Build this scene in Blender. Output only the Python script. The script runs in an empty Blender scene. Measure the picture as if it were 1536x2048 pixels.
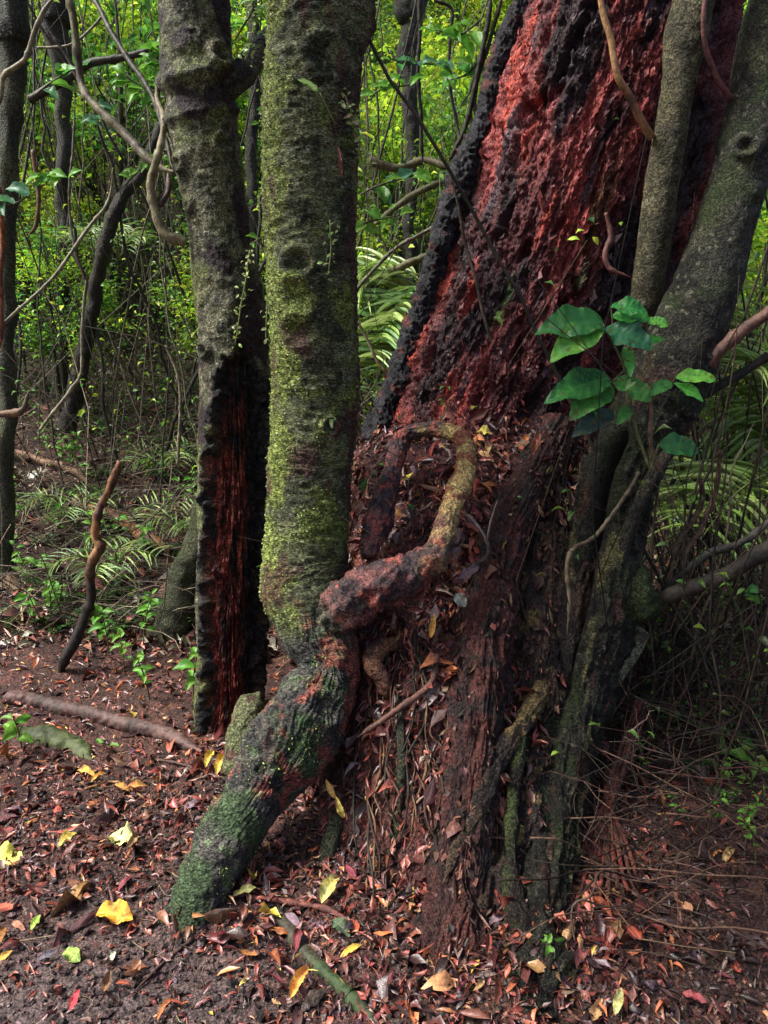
import bpy, math, random
import numpy as np
from mathutils import Vector, Matrix

random.seed(7)
rng = np.random.default_rng(7)
sc = bpy.context.scene
col = sc.collection
R = math.radians

# ------------------------------------------------------------------ camera, sky, sun, exposure
CAM_Z, PITCH, VFOV = 1.5, 12.0, 66.0
cam_d = bpy.data.cameras.new('camera')
cam = bpy.data.objects.new('camera', cam_d)
col.objects.link(cam)
cam.location = (0, 0, CAM_Z)
cam.rotation_euler = (R(90 - PITCH), 0, 0)
cam_d.sensor_fit = 'VERTICAL'
cam_d.angle = R(VFOV)
cam_d.clip_start = 0.05
cam_d.clip_end = 500
sc.camera = cam

SUN_ELEV, SUN_AZ = 52.0, -97.0          # azimuth measured from +Y (view direction) towards +X
wd = bpy.data.worlds.new('World')
sc.world = wd
wd.use_nodes = True
wn = wd.node_tree.nodes
wl = wd.node_tree.links
sky = wn.new('ShaderNodeTexSky')
sky.sky_type = 'NISHITA'
sky.sun_disc = False
sky.sun_elevation = R(SUN_ELEV)
sky.sun_rotation = R(SUN_AZ)
sky.air_density = 0.6
sky.dust_density = 4.0
sky.ozone_density = 0.3
bg = wn['Background']
bg.inputs['Strength'].default_value = 0.05
wl.new(sky.outputs[0], bg.inputs['Color'])

sun_d = bpy.data.lights.new('sun', 'SUN')
sun_d.energy = 1.5
sun_d.angle = R(20)
sun_d.color = (1.0, 0.985, 0.95)
sun = bpy.data.objects.new('sun', sun_d)
col.objects.link(sun)
_sv = Vector((math.sin(R(SUN_AZ)) * math.cos(R(SUN_ELEV)), math.cos(R(SUN_AZ)) * math.cos(R(SUN_ELEV)), math.sin(R(SUN_ELEV))))
sun.rotation_euler = _sv.to_track_quat('Z', 'Y').to_euler()
sun.location = _sv * 30

sc.view_settings.view_transform = 'Standard'
sc.view_settings.look = 'None'
sc.view_settings.exposure = 2.5
sc.view_settings.gamma = 1.0
sc.cycles.max_bounces = 6
sc.cycles.diffuse_bounces = 3
sc.cycles.glossy_bounces = 2
sc.cycles.transmission_bounces = 3
sc.cycles.transparent_max_bounces = 4

# ------------------------------------------------------------------ numeric helpers
F = 1024 / math.tan(R(VFOV / 2))
CP, SP = math.cos(R(PITCH)), math.sin(R(PITCH))

def ray(px, py):
    a, b = (px - 768) / F, (1024 - py) / F
    return np.array([a, CP + b * SP, -SP + b * CP])

def at(px, py, Y):
    d = ray(px, py)
    return np.array([0, 0, CAM_Z]) + d * (Y / d[1])

def depth(p):
    return p[1] * CP - (p[2] - CAM_Z) * SP

_perm = np.random.default_rng(3).permutation(256)
_perm = np.concatenate([_perm, _perm, _perm])
_g = np.random.default_rng(4).normal(size=(256, 3))
_g /= np.linalg.norm(_g, axis=1)[:, None]

def pn(p):
    """gradient noise, p (...,3) -> about -1..1"""
    sh = p.shape[:-1]
    p = p.reshape(-1, 3)
    i = np.floor(p).astype(np.int64)
    f = p - i
    i &= 255
    u = f * f * f * (f * (f * 6 - 15) + 10)
    out = 0
    for dx in (0, 1):
        wx = u[:, 0] if dx else 1 - u[:, 0]
        for dy in (0, 1):
            wy = u[:, 1] if dy else 1 - u[:, 1]
            for dz in (0, 1):
                wz = u[:, 2] if dz else 1 - u[:, 2]
                h = _perm[_perm[_perm[i[:, 0] + dx] + i[:, 1] + dy] + i[:, 2] + dz]
                g = _g[h]
                out = out + wx * wy * wz * (g[:, 0] * (f[:, 0] - dx) + g[:, 1] * (f[:, 1] - dy) + g[:, 2] * (f[:, 2] - dz))
    return (out * 1.5).reshape(sh)

def fbm(p, o=4, lac=2.1, gain=0.5):
    a, s, t = 1.0, 0, 0
    for k in range(o):
        s = s + a * pn(p * lac ** k + 17.3 * k)
        t += a
        a *= gain
    return s / t * 1.3

def ridged(p, o=3):
    a, s, t = 1.0, 0, 0
    for k in range(o):
        s = s + a * (1 - 2 * np.abs(pn(p * 2.1 ** k + 9.1 * k)))
        t += a
        a *= 0.5
    return s / t - 0.45

def sstep(a, b, x):
    t = np.clip((x - a) / (b - a), 0, 1)
    return t * t * (3 - 2 * t)

def lerp(a, b, t):
    return a + (b - a) * t[..., None]

def C(*c):
    return np.array(c, float)

def spline(P, n):
    """Catmull-Rom through P (k,d), n samples"""
    P = np.asarray(P, float)
    k = len(P)
    Q = np.vstack([2 * P[0] - P[1], P, 2 * P[-1] - P[-2]])
    seg = np.linalg.norm(np.diff(P[:, :3], axis=0), axis=1) + 1e-9
    cum = np.concatenate([[0], np.cumsum(seg)])
    s = np.linspace(0, cum[-1], n)
    j = np.clip(np.searchsorted(cum, s, 'right') - 1, 0, k - 2)
    t = ((s - cum[j]) / seg[j])[:, None]
    a, b, c, d = Q[j], Q[j + 1], Q[j + 2], Q[j + 3]
    return 0.5 * (2 * b + (c - a) * t + (2 * a - 5 * b + 4 * c - d) * t ** 2 + (3 * b - a - 3 * c + d) * t ** 3), s

def unit(v):
    return v / (np.linalg.norm(v, axis=-1, keepdims=True) + 1e-12)

# ------------------------------------------------------------------ materials
def attr_mat(name, rough=0.6, rvar=0.2, bump=0.3, bscale=60.0, bstretch=(1, 1, 1), cvar=0.5, cscale=45.0, spec=0.4, trans=0.0, objvar=0.0, bdist=0.01, wet=0.0, speck=0.0, sscale=180.0):
    m = bpy.data.materials.new(name)
    m.use_nodes = True
    nt = m.node_tree
    N, L = nt.nodes, nt.links
    b = N['Principled BSDF']
    at_ = N.new('ShaderNodeAttribute')
    at_.attribute_name = 'Col'
    tc = N.new('ShaderNodeTexCoord')
    mp = N.new('ShaderNodeMapping')
    mp.inputs['Scale'].default_value = bstretch
    L.new(tc.outputs['Object'], mp.inputs['Vector'])
    n1 = N.new('ShaderNodeTexNoise')
    n1.inputs['Scale'].default_value = cscale
    n1.inputs['Detail'].default_value = 6
    n1.inputs['Roughness'].default_value = 0.78
    L.new(mp.outputs[0], n1.inputs['Vector'])
    mr = N.new('ShaderNodeMapRange')
    mr.inputs['From Min'].default_value = 0.34
    mr.inputs['From Max'].default_value = 0.66
    mr.inputs['To Min'].default_value = 1 - cvar
    mr.inputs['To Max'].default_value = 1 + cvar
    L.new(n1.outputs['Fac'], mr.inputs['Value'])
    mul = N.new('ShaderNodeVectorMath')
    mul.operation = 'SCALE'
    L.new(at_.outputs['Color'], mul.inputs[0])
    L.new(mr.outputs[0], mul.inputs['Scale'])
    colout = mul.outputs[0]
    if speck:
        n3 = N.new('ShaderNodeTexNoise')
        n3.inputs['Scale'].default_value = sscale
        n3.inputs['Detail'].default_value = 3
        n3.inputs['Roughness'].default_value = 0.6
        L.new(mp.outputs[0], n3.inputs['Vector'])
        m3 = N.new('ShaderNodeMapRange')
        m3.interpolation_type = 'SMOOTHSTEP'
        m3.inputs['From Min'].default_value = 0.40
        m3.inputs['From Max'].default_value = 0.62
        m3.inputs['To Min'].default_value = 1 - speck * .75
        m3.inputs['To Max'].default_value = 1 + speck * 1.1
        L.new(n3.outputs['Fac'], m3.inputs['Value'])
        ml3 = N.new('ShaderNodeVectorMath')
        ml3.operation = 'SCALE'
        L.new(colout, ml3.inputs[0])
        L.new(m3.outputs[0], ml3.inputs['Scale'])
        colout = ml3.outputs[0]
    if objvar:
        oi = N.new('ShaderNodeObjectInfo')
        hs = N.new('ShaderNodeHueSaturation')
        r1 = N.new('ShaderNodeMapRange')
        r1.inputs['To Min'].default_value = 0.5 - 0.03 * objvar
        r1.inputs['To Max'].default_value = 0.5 + 0.03 * objvar
        r2 = N.new('ShaderNodeMapRange')
        r2.inputs['To Min'].default_value = 1 - 0.45 * objvar
        r2.inputs['To Max'].default_value = 1 + 0.45 * objvar
        L.new(oi.outputs['Random'], r1.inputs['Value'])
        wnn = N.new('ShaderNodeTexWhiteNoise')
        wnn.noise_dimensions = '1D'
        L.new(oi.outputs['Random'], wnn.inputs['W'])
        L.new(wnn.outputs['Value'], r2.inputs['Value'])
        L.new(r1.outputs[0], hs.inputs['Hue'])
        L.new(r2.outputs[0], hs.inputs['Value'])
        L.new(colout, hs.inputs['Color'])
        colout = hs.outputs[0]
    L.new(colout, b.inputs['Base Color'])
    n2 = N.new('ShaderNodeTexNoise')
    n2.inputs['Scale'].default_value = bscale
    n2.inputs['Detail'].default_value = 5
    n2.inputs['Roughness'].default_value = 0.65
    L.new(mp.outputs[0], n2.inputs['Vector'])
    rr = N.new('ShaderNodeMapRange')
    rr.inputs['From Min'].default_value = 0.3
    rr.inputs['From Max'].default_value = 0.7
    rr.inputs['To Min'].default_value = max(0.05, rough - rvar)
    rr.inputs['To Max'].default_value = min(1, rough + rvar)
    L.new(n2.outputs['Fac'], rr.inputs['Value'])
    L.new(rr.outputs[0], b.inputs['Roughness'])
    b.inputs['Specular IOR Level'].default_value = spec
    if bump:
        bp = N.new('ShaderNodeBump')
        bp.inputs['Strength'].default_value = bump
        bp.inputs['Distance'].default_value = bdist
        L.new(n2.outputs['Fac'], bp.inputs['Height'])
        L.new(bp.outputs[0], b.inputs['Normal'])
    if wet:
        b.inputs['Coat Weight'].default_value = wet
        b.inputs['Coat Roughness'].default_value = 0.25
    if trans:
        tr = N.new('ShaderNodeBsdfTranslucent')
        mx = N.new('ShaderNodeMixShader')
        mx.inputs[0].default_value = trans
        L.new(colout, tr.inputs['Color'])
        L.new(b.outputs[0], mx.inputs[1])
        L.new(tr.outputs[0], mx.inputs[2])
        L.new(mx.outputs[0], N['Material Output'].inputs['Surface'])
    return m

M = {
    'bark': attr_mat('mossy_bark', 0.5, 0.28, 1.0, 110, (1, 1, 1.0), 0.7, 60, 0.16, bdist=0.018, speck=.8, sscale=170),
    'bark_rings': attr_mat('ringed_bark', 0.48, 0.28, 1.0, 80, (1, 1, 2.6), 0.7, 50, 0.16, bdist=0.018, speck=.8, sscale=120),
    'red': attr_mat('rotten_wood', 0.42, 0.28, 1.0, 60, (1.4, 1.4, 0.9), 0.7, 60, 0.18, bdist=0.018, speck=.7, sscale=130),
    'char': attr_mat('charred_bark', 0.4, 0.22, 1.0, 80, (1, 1, 1), 0.7, 60, 0.16, bdist=0.016),
    'root': attr_mat('wet_root', 0.38, 0.22, 0.9, 85, (1, 1, 1), 0.7, 60, 0.25, bdist=0.015, speck=.7, sscale=170),
    'vine': attr_mat('vine_bark', 0.5, 0.22, 0.7, 140, (1, 1, 0.6), 0.6, 70, 0.15, bdist=0.004),
    'ground': attr_mat('forest_soil', 0.55, 0.3, 0.9, 90, (1, 1, 1), 0.7, 50, 0.2, bdist=0.014, speck=.7, sscale=150),
    'litter': attr_mat('dead_leaf', 0.30, 0.18, 0.35, 150, (1, 1, 1), 0.5, 90, 0.45, 0.0, bdist=0.004),
    'fallen': attr_mat('fallen_leaf', 0.34, 0.15, 0.35, 30, (1, 1, 1), 0.45, 9, 0.3, 0.08, 1.0, bdist=0.06),
    'leaf': attr_mat('green_leaf', 0.30, 0.12, 0.15, 20, (1, 1, 1), 0.25, 7, 0.3, 0.45, 0.5, bdist=0.03),
    'frond': attr_mat('palm_leaf', 0.36, 0.12, 0.2, 60, (1, 1, 1), 0.25, 20, 0.45, 0.25, 0.4, bdist=0.003),
    'flake': attr_mat('wood_flake', 0.45, 0.28, 0.5, 120, (1, 1, 1), 0.6, 90, 0.2, bdist=0.004),
}

# ------------------------------------------------------------------ object helpers
def tag(o, label=None, cat=None, group=None, kind=None):
    if label: o['label'] = label
    if cat: o['category'] = cat
    if group: o['group'] = group
    if kind: o['kind'] = kind
    return o

def empty(name, loc=(0, 0, 0)):
    o = bpy.data.objects.new(name, None)
    o.empty_display_size = 0.1
    o.location = [float(v) for v in loc]
    col.objects.link(o)
    return o

def make_mesh(name, V, faces, cols=None, mat=None, smooth=True, uv=None):
    V = np.asarray(V, np.float32).reshape(-1, 3)
    me = bpy.data.meshes.new(name)
    faces = np.asarray(faces, np.int32)
    k = faces.shape[1]
    me.vertices.add(len(V))
    me.vertices.foreach_set('co', V.ravel())
    me.loops.add(faces.size)
    me.loops.foreach_set('vertex_index', faces.ravel())
    me.polygons.add(len(faces))
    me.polygons.foreach_set('loop_start', np.arange(0, faces.size, k, dtype=np.int32))
    me.polygons.foreach_set('use_smooth', np.full(len(faces), smooth, bool))
    me.update(calc_edges=True)
    if cols is not None:
        c = np.ones((len(V), 4), np.float32)
        c[:, :3] = np.clip(np.asarray(cols).reshape(-1, 3), 0.001, 0.95)
        a = me.color_attributes.new('Col', 'FLOAT_COLOR', 'POINT')
        a.data.foreach_set('color', c.ravel())
    if mat: me.materials.append(mat)
    return me

def link(name, me, parent=None, loc=None):
    o = bpy.data.objects.new(name, me)
    col.objects.link(o)
    if parent is not None: o.parent = parent
    if loc is not None: o.location = [float(v) for v in loc]
    return o

def grid_faces(nu, nv, wrap):
    """rows nu, columns nv; wrap closes columns"""
    i = np.arange(nu - 1)[:, None]
    j = np.arange(nv if wrap else nv - 1)[None, :]
    jn = (j + 1) % nv
    return np.stack([i * nv + j, i * nv + jn, (i + 1) * nv + jn, (i + 1) * nv + j], -1).reshape(-1, 4)

def sweep(ctrl, nlen, nseg, front=True, dense=0.66, ell=1.0):
    """ctrl rows x,y,z,r. front: angle 0 faces -Y, + towards +X. Returns dict of grids."""
    S, s = spline(ctrl, nlen)
    P, r = S[:, :3], np.maximum(S[:, 3], 0.0005)
    T = unit(np.gradient(P, axis=0))
    if front:
        A = np.array([0, -1.0, 0]) - T * (T @ np.array([0, -1.0, 0]))[:, None]
        A = unit(A)
    else:
        A = np.zeros_like(P)
        v = np.array([0.3, -1, 0.2]); v = v - T[0] * (v @ T[0]); v /= np.linalg.norm(v)
        for i in range(nlen):
            v = v - T[i] * (v @ T[i]); v = v / np.linalg.norm(v)
            A[i] = v
    B = np.cross(A, T)
    if front: B = -B * np.where((np.cross(A, T) @ np.array([1.0, 0, 0])) < 0, 1, -1)[:, None] if True else B
    u = np.linspace(-math.pi, math.pi, nseg, endpoint=False)
    ang = u - dense * np.sin(u) if front else u
    N = A[:, None, :] * np.cos(ang)[None, :, None] + B[:, None, :] * np.sin(ang)[None, :, None]
    V = P[:, None, :] + N * r[:, None, None]
    return dict(P=P, T=T, N=N, V=V, r=r, ang=np.broadcast_to(ang, (nlen, nseg)), s=np.broadcast_to(s[:, None], (nlen, nseg)), t=np.broadcast_to((s / s[-1])[:, None], (nlen, nseg)))

def close_tube(V, cols, nlen, nseg):
    f = grid_faces(nlen, nseg, True)
    a, b = V[0].mean(0), V[-1].mean(0)
    VV = np.vstack([V.reshape(-1, 3), a, b])
    cc = np.vstack([cols.reshape(-1, 3), cols[0].mean(0), cols[-1].mean(0)])
    n = nlen * nseg
    j = np.arange(nseg); jn = (j + 1) % nseg
    cap0 = np.stack([np.full(nseg, n), jn, j, j], -1)
    o = (nlen - 1) * nseg
    cap1 = np.stack([np.full(nseg, n + 1), o + j, o + jn, o + jn], -1)
    return VV, f, cap0[:, :3], cap1[:, :3], cc

def tube_mesh(name, g, disp, cols, mat):
    V = g['V'] + g['N'] * disp[..., None] if disp is not None else g['V']
    nlen, nseg = V.shape[:2]
    VV, f, c0, c1, cc = close_tube(V, np.broadcast_to(cols, V.shape), nlen, nseg)
    tri = np.vstack([f[:, [0, 1, 2]], f[:, [0, 2, 3]], c0, c1])
    # keep quads for the side: build with triangles only for simplicity of one loop size
    return make_mesh(name, VV, tri, cc, mat), V

def px_ctrl(pts):
    """pts rows (px, py, Y, width_px) -> x,y,z,r"""
    out = []
    for px, py, Y, w in pts:
        p = at(px, py, Y)
        out.append([*p, 0.5 * w / F * depth(p)])
    return np.array(out)

def stick(name, pts, colr, colr2=None, label=None, cat='vine', group=None, parent=None, world=False, wig=0.25, nseg=8, mat='vine', knots=0.2, nlen=None, seed=None, taper=True, grad=None):
    """a vine, branch, twig or root as one tapered, knobbly tube"""
    ctrl = np.asarray(pts, float) if world else px_ctrl(pts)
    L = np.linalg.norm(np.diff(ctrl[:, :3], axis=0), axis=1).sum()
    nlen = nlen or int(np.clip(L / max(0.012, ctrl[:, 3].mean() * 1.1), 12, 110))
    g = sweep(ctrl, nlen, nseg, front=False)
    if taper and parent is None:
        te = .3 + .7 * sstep(1.0, .86, g['t'][:, 0])
        g['V'] = g['P'][:, None] + (g['V'] - g['P'][:, None]) * te[:, None, None]
        g['r'] = g['r'] * te
    sd = rng.uniform(0, 90, 3) if seed is None else np.array([seed, seed * 1.7, seed * .3])
    rm = ctrl[:, 3].mean()
    w = np.stack([pn(g['P'] * 5 + sd + q) for q in (0, 31, 57)], -1) * rm * wig * 4
    w *= np.minimum(1, np.minimum(np.arange(nlen), np.arange(nlen)[::-1]) / 3.0)[:, None]
    V0 = g['V'] + w[:, None, :]
    g['V'] = V0
    n = fbm(V0 * (0.35 / rm) + sd, 3)
    disp = g['r'][:, None] * (knots * n + 0.5 * knots * pn(V0 * (1.2 / rm)))
    if 8 <= nseg <= 14 and mat == 'vine':
        ph = (g['s'] / rng.uniform(.09, .16) + rng.uniform()) % 1
        disp = disp + g['r'][:, None] * .35 * np.exp(-((ph - .5) / .07) ** 2)
    c2 = np.asarray(colr2 if colr2 is not None else np.asarray(colr) * 0.5)
    k = sstep(-0.25, 0.35, fbm(V0 * (0.25 / rm) + sd + 5, 3))
    cols = lerp(np.asarray(colr, float), c2, k)
    if grad is not None: cols = lerp(cols, np.asarray(grad, float), sstep(.35, .6, g['t']))
    base = ctrl[0, :3] if parent is None else np.zeros(3)
    V = g['V'] + g['N'] * disp[..., None]
    VV, f, c0, c1, cc = close_tube(V - base, cols, *V.shape[:2])
    tri = np.vstack([f[:, [0, 1, 2]], f[:, [0, 2, 3]], c0, c1])
    me = make_mesh(name, VV, tri, cc, M[mat])
    o = link(name, me, parent, None if parent is not None else base)
    if parent is None: tag(o, label, cat, group)
    return o

# leaf templates: length 1 along +X, normal +Z
def leaf_t(rows=5, w=0.32, peak=0.42, fold=0.12, curl=0.2, twist=0.0, wav=0.0, seed=0, serr=0.0):
    r = np.random.default_rng(seed)
    u = np.linspace(0, 1, rows)
    prof = np.sin(np.pi * u ** (math.log(0.5) / math.log(peak))) ** 0.8
    prof[0], prof[-1] = 0.03, 0.01
    hw = w / 2 * prof
    V = np.zeros((rows, 3, 3))
    zc = -curl * (u - 0.5) ** 2 * 2 + curl * 0.25
    for j, sgn in enumerate((-1, 0, 1)):
        wv = wav * r.normal(size=rows) * (abs(sgn))
        a = twist * (u - .5)
        V[:, j, 0] = u
        V[:, j, 1] = sgn * hw * (1 + serr * r.normal(size=rows))
        V[:, j, 2] = zc + abs(sgn) * fold * hw * 2 + wv * hw * 2 + sgn * hw * np.sin(a)
    return V.reshape(-1, 3), grid_faces(rows, 3, False)

def frames(nrm, d):
    Z = unit(nrm)
    X = unit(d - Z * np.sum(d * Z, -1, keepdims=True))
    Y = np.cross(Z, X)
    return np.stack([X, Y, Z], -1)

def scatter(temps, pos, nrm, d, scale, cols, wscale=None):
    """instances of leaf templates realised as one mesh"""
    n = len(pos)
    Rm = frames(nrm, d)
    which = rng.integers(0, len(temps), n)
    VV, FF, CC, off = [], [], [], 0
    for k, (tv, tf) in enumerate(temps):
        idx = np.where(which == k)[0]
        if not len(idx): continue
        sv = scale[idx][:, None, None] * np.ones((1, 1, 3))
        if wscale is not None: sv = sv * np.stack([np.ones(len(idx)), wscale[idx], wscale[idx]], -1)[:, None, :]
        v = np.einsum('nij,nkj->nki', Rm[idx], tv[None] * sv) + pos[idx][:, None, :]
        VV.append(v.reshape(-1, 3))
        FF.append((tf[None] + (off + np.arange(len(idx)) * len(tv))[:, None, None]).reshape(-1, 4))
        CC.append(np.repeat(cols[idx], len(tv), 0))
        off += len(idx) * len(tv)
    return np.vstack(VV), np.vstack(FF), np.vstack(CC)

def palette(n, pal, wts, jit=0.25):
    pal = np.asarray(pal, float); wts = np.asarray(wts, float) / np.sum(wts)
    c = pal[rng.choice(len(pal), n, p=wts)]
    return c * np.exp(rng.normal(0, jit, (n, 1))) * np.exp(rng.normal(0, 0.08, (n, 3)))

DEAD = [(.22, .085, .055), (.20, .052, .034), (.11, .032, .026), (.38, .125, .05), (.045, .02, .018), (.11, .068, .07), (.34, .18, .08), (.50, .36, .06), (.20, .05, .035), (.14, .07, .045)]
DEADW = [6, 18, 24, 7, 26, 7, 5, 1.2, 14, 12]

# ------------------------------------------------------------------ ground and hillside
def hgt(x, y):
    x = np.asarray(x, float); y = np.asarray(y, float)
    lf = sstep(0.9, -0.6, x)                                   # bank rises sooner beside the path
    y0 = 3.35 * lf + 4.6 * (1 - lf)
    t = np.maximum(0, y - y0)
    soft = t * t / (t + 1.0)
    z = soft * (0.40 * lf + 0.30 * (1 - lf))
    z = z + 0.28 * np.maximum(0, y - 10) + 0.06 * np.maximum(0, -x - 1.2) * sstep(2.2, 4, y)
    p = np.stack([x, y, np.zeros_like(x)], -1)
    z = z + 0.05 * fbm(p * 1.3, 2) * sstep(1.0, 4.0, y + np.abs(x)) + 0.35 * fbm(p * 0.25 + 3, 2) * sstep(6, 12, y)
    z = z + 0.018 * fbm(p * 4.0 + 7, 3)
    z = z + 0.035 * np.exp(-((x + .43) ** 2 + (y - 1.84) ** 2) / .012)
    z = z + 0.045 * np.exp(-((x - .36) ** 2 / .08 + (y - 1.66) ** 2 / .02))
    # soil heaped round the old stump
    z = z + 0.10 * np.exp(-((x - .3) ** 2 / 0.5 + (y - 2.5) ** 2 / 0.35))
    return z

def ground_at(px, py):
    d = ray(px, py)
    o = np.array([0, 0, CAM_Z])
    t = np.geomspace(1.0, 60, 160)
    for _ in range(2):
        P = o + d[None] * t[:, None]
        below = P[:, 2] < hgt(P[:, 0], P[:, 1])
        i = int(np.argmax(below)) if below.any() else len(t) - 1
        t = np.linspace(t[max(0, i - 1)], t[i], 24)
    p = P[i].copy()
    p[2] = float(hgt(p[0], p[1]))
    return p

def axis_pts(lo, a, b, hi, fine, coarse_n):
    left = a - np.geomspace(fine, a - lo, coarse_n)[::-1]
    right = b + np.geomspace(fine, hi - b, coarse_n)
    return np.concatenate([left, np.arange(a, b, fine), right])

gx = axis_pts(-60, -1.3, 1.4, 60, 0.012, 60)
gy = np.concatenate([1.35 - np.geomspace(0.01, 30, 30)[::-1], np.arange(1.35, 3.6, 0.014), np.geomspace(3.6, 90, 130)])
GX, GY = np.meshgrid(gx, gy)
GZ = hgt(GX, GY)
gp = np.stack([GX, GY, np.zeros_like(GX)], -1)
near = sstep(7, 3, GY)
path = sstep(0.75, -0.15, fbm(gp * 1.6 + 2, 3) * 0.35 + np.hypot((GX + .75) / 0.55, (GY - 1.45) / 0.5) - 0.55)   # bare trodden soil
GZ = GZ + near * (0.007 * fbm(gp * 28, 3) + 0.004 * fbm(gp * 80, 2)) * (1 - 0.5 * path)
gc = lerp(C(.036, .018, .014), C(.078, .036, .027), sstep(-.3, .4, fbm(gp * 9, 4)))
gc = lerp(gc, C(.085, .062, .058), path * 0.8)
gc = lerp(gc, C(.028, .03, .014), sstep(5, 9, GY) * sstep(-.3, .3, fbm(gp * 1.1, 3)) * .8)
gme = make_mesh('forest_floor', np.stack([GX, GY, GZ], -1), grid_faces(len(gy), len(gx), False), gc, M['ground'])
tag(link('ground', gme), kind='structure')

# ------------------------------------------------------------------ big decaying red tree on its stump mound
# sections: z, xc, yc, rx, ry
SEC = np.array([
    [-0.25, .20, 2.75, .62, 1.00], [0.0, .21, 2.80, .56, .93], [0.15, .22, 2.86, .52, .88], [0.30, .23, 2.97, .49, .82], [0.52, .24, 3.10, .47, .70],
    [0.80, .27, 3.28, .45, .62], [0.98, .31, 3.38, .46, .56], [1.08, .37, 3.42, .49, .48], [1.14, .46, 3.55, .50, .42], [1.24, .52, 3.62, .51, .42],
    [1.45, .60, 3.66, .53, .44], [1.70, .70, 3.70, .545, .46], [2.30, .90, 3.72, .53, .47], [2.90, 1.03, 3.74, .45, .44], [3.8, 1.25, 3.8, .42, .42], [5.0, 1.5, 3.85, .4, .4]])
nz, na = 600, 340
zz = np.concatenate([np.linspace(-0.25, 3.05, 560), np.linspace(3.1, 5.0, 30)])
sec = np.stack([np.interp(zz, SEC[:, 0], SEC[:, k]) for k in range(1, 5)], -1)
for k in range(4):                                     # soften the joints between sections
    ker = np.hanning(31); ker /= ker.sum()
    sec[:, k] = np.convolve(np.pad(sec[:, k], 15, 'edge'), ker, 'valid')
u = np.linspace(-math.pi, math.pi, na, endpoint=False)
ang = u - 0.74 * np.sin(u)
A_, Z_ = np.meshgrid(ang, zz)
nrm = np.stack([np.sin(A_), -np.cos(A_), np.zeros_like(A_)], -1)
BV = np.stack([sec[:, 0:1] + sec[:, 2:3] * np.sin(A_), sec[:, 1:2] - sec[:, 3:4] * np.cos(A_), Z_], -1)
# coordinates that follow the lean of the grain
lean = np.interp(zz, [0, 1.2, 1.7, 2.9, 5], [.2, .5, .7, 1.03, 1.5])[:, None]
gco = np.stack([BV[..., 0] - lean, BV[..., 1] - sec[:, 1:2], BV[..., 2] * 0.22], -1)
wood = sstep(1.12, 1.22, Z_)
warp = gco + 0.05 * np.stack([fbm(gco * 6, 2), fbm(gco * 6 + 9, 2), 0 * Z_], -1)
gch = gco * np.array([1.15, 1.15, 1.7])
rid = ridged(warp * np.array([13, 13, 16.0]) + .5 * fbm(gco * 9 + 3, 2)[..., None], 4)
chunk = fbm(gch * 32, 4)
big = fbm(gco * np.array([3.2, 3.2, 4.0]) + 4, 3)
pit = sstep(0.22, 0.5, fbm(gco * np.array([9, 9, 18.0]) + 21, 3))
dz = 0.085 * big + 0.022 * rid + 0.038 * chunk - 0.06 * pit + 0.008 * fbm(BV * 60, 2)
# flutes run down the trunk, deeper towards its right flank
dz += 0.035 * np.sin(A_ * 5 + 2.0 * big + Z_ * 1.2) * sstep(0.1, 0.9, A_)
dm = 0.05 * fbm(BV * 4, 3) + 0.03 * fbm(BV * 14, 3) + 0.012 * fbm(BV * 45, 2)
disp = dz * wood + dm * (1 - wood)
TV = BV + nrm * disp[..., None]
# colour of the rotten wood, with a lit left and shaded right painted in
n1 = fbm(gco * np.array([6, 6, 8.0]) + 2, 4)
n2 = fbm(gco * np.array([14, 14, 9.0]) + 12, 3)
rc = lerp(C(.080, .024, .024), C(.25, .055, .048), sstep(-.2, .35, n1))
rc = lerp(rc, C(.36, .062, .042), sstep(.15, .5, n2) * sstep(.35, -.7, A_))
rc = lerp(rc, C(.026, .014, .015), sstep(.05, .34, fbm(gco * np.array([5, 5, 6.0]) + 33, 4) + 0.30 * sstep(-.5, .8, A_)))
rc = lerp(rc, C(.10, .075, .085), sstep(.34, .5, fbm(gco * np.array([12, 12, 6.0]) + 51, 3)) * .8)
rc = lerp(rc, C(.035, .055, .018), sstep(.38, .52, fbm(gco * np.array([6, 6, 5.0]) + 77, 3)) * sstep(2.4, 1.7, Z_))
mc = lerp(C(.040, .019, .017), C(.085, .035, .030), sstep(-.3, .3, fbm(BV * 12, 3)))
mc = lerp(mc, C(.20, .06, .045), sstep(.2, .5, fbm(BV * 20 + 5, 2)))
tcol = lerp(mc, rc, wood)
red = empty('rotting_tree', (.3, 2.9, 0))
tag(red, 'huge leaning trunk of crumbling red rotten wood on a litter covered stump', 'tree')
off = np.array([.3, 2.9, 0])
ff = grid_faces(len(zz), na, True)
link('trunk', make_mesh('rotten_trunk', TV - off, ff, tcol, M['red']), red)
# surface normals of that trunk for placing flakes and litter
du = np.roll(TV, -1, 1) - np.roll(TV, 1, 1)
dv = np.gradient(TV, axis=0)
TN = unit(np.cross(du, dv))
TN *= np.sign(np.sum(TN * nrm, -1, keepdims=True))

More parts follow.
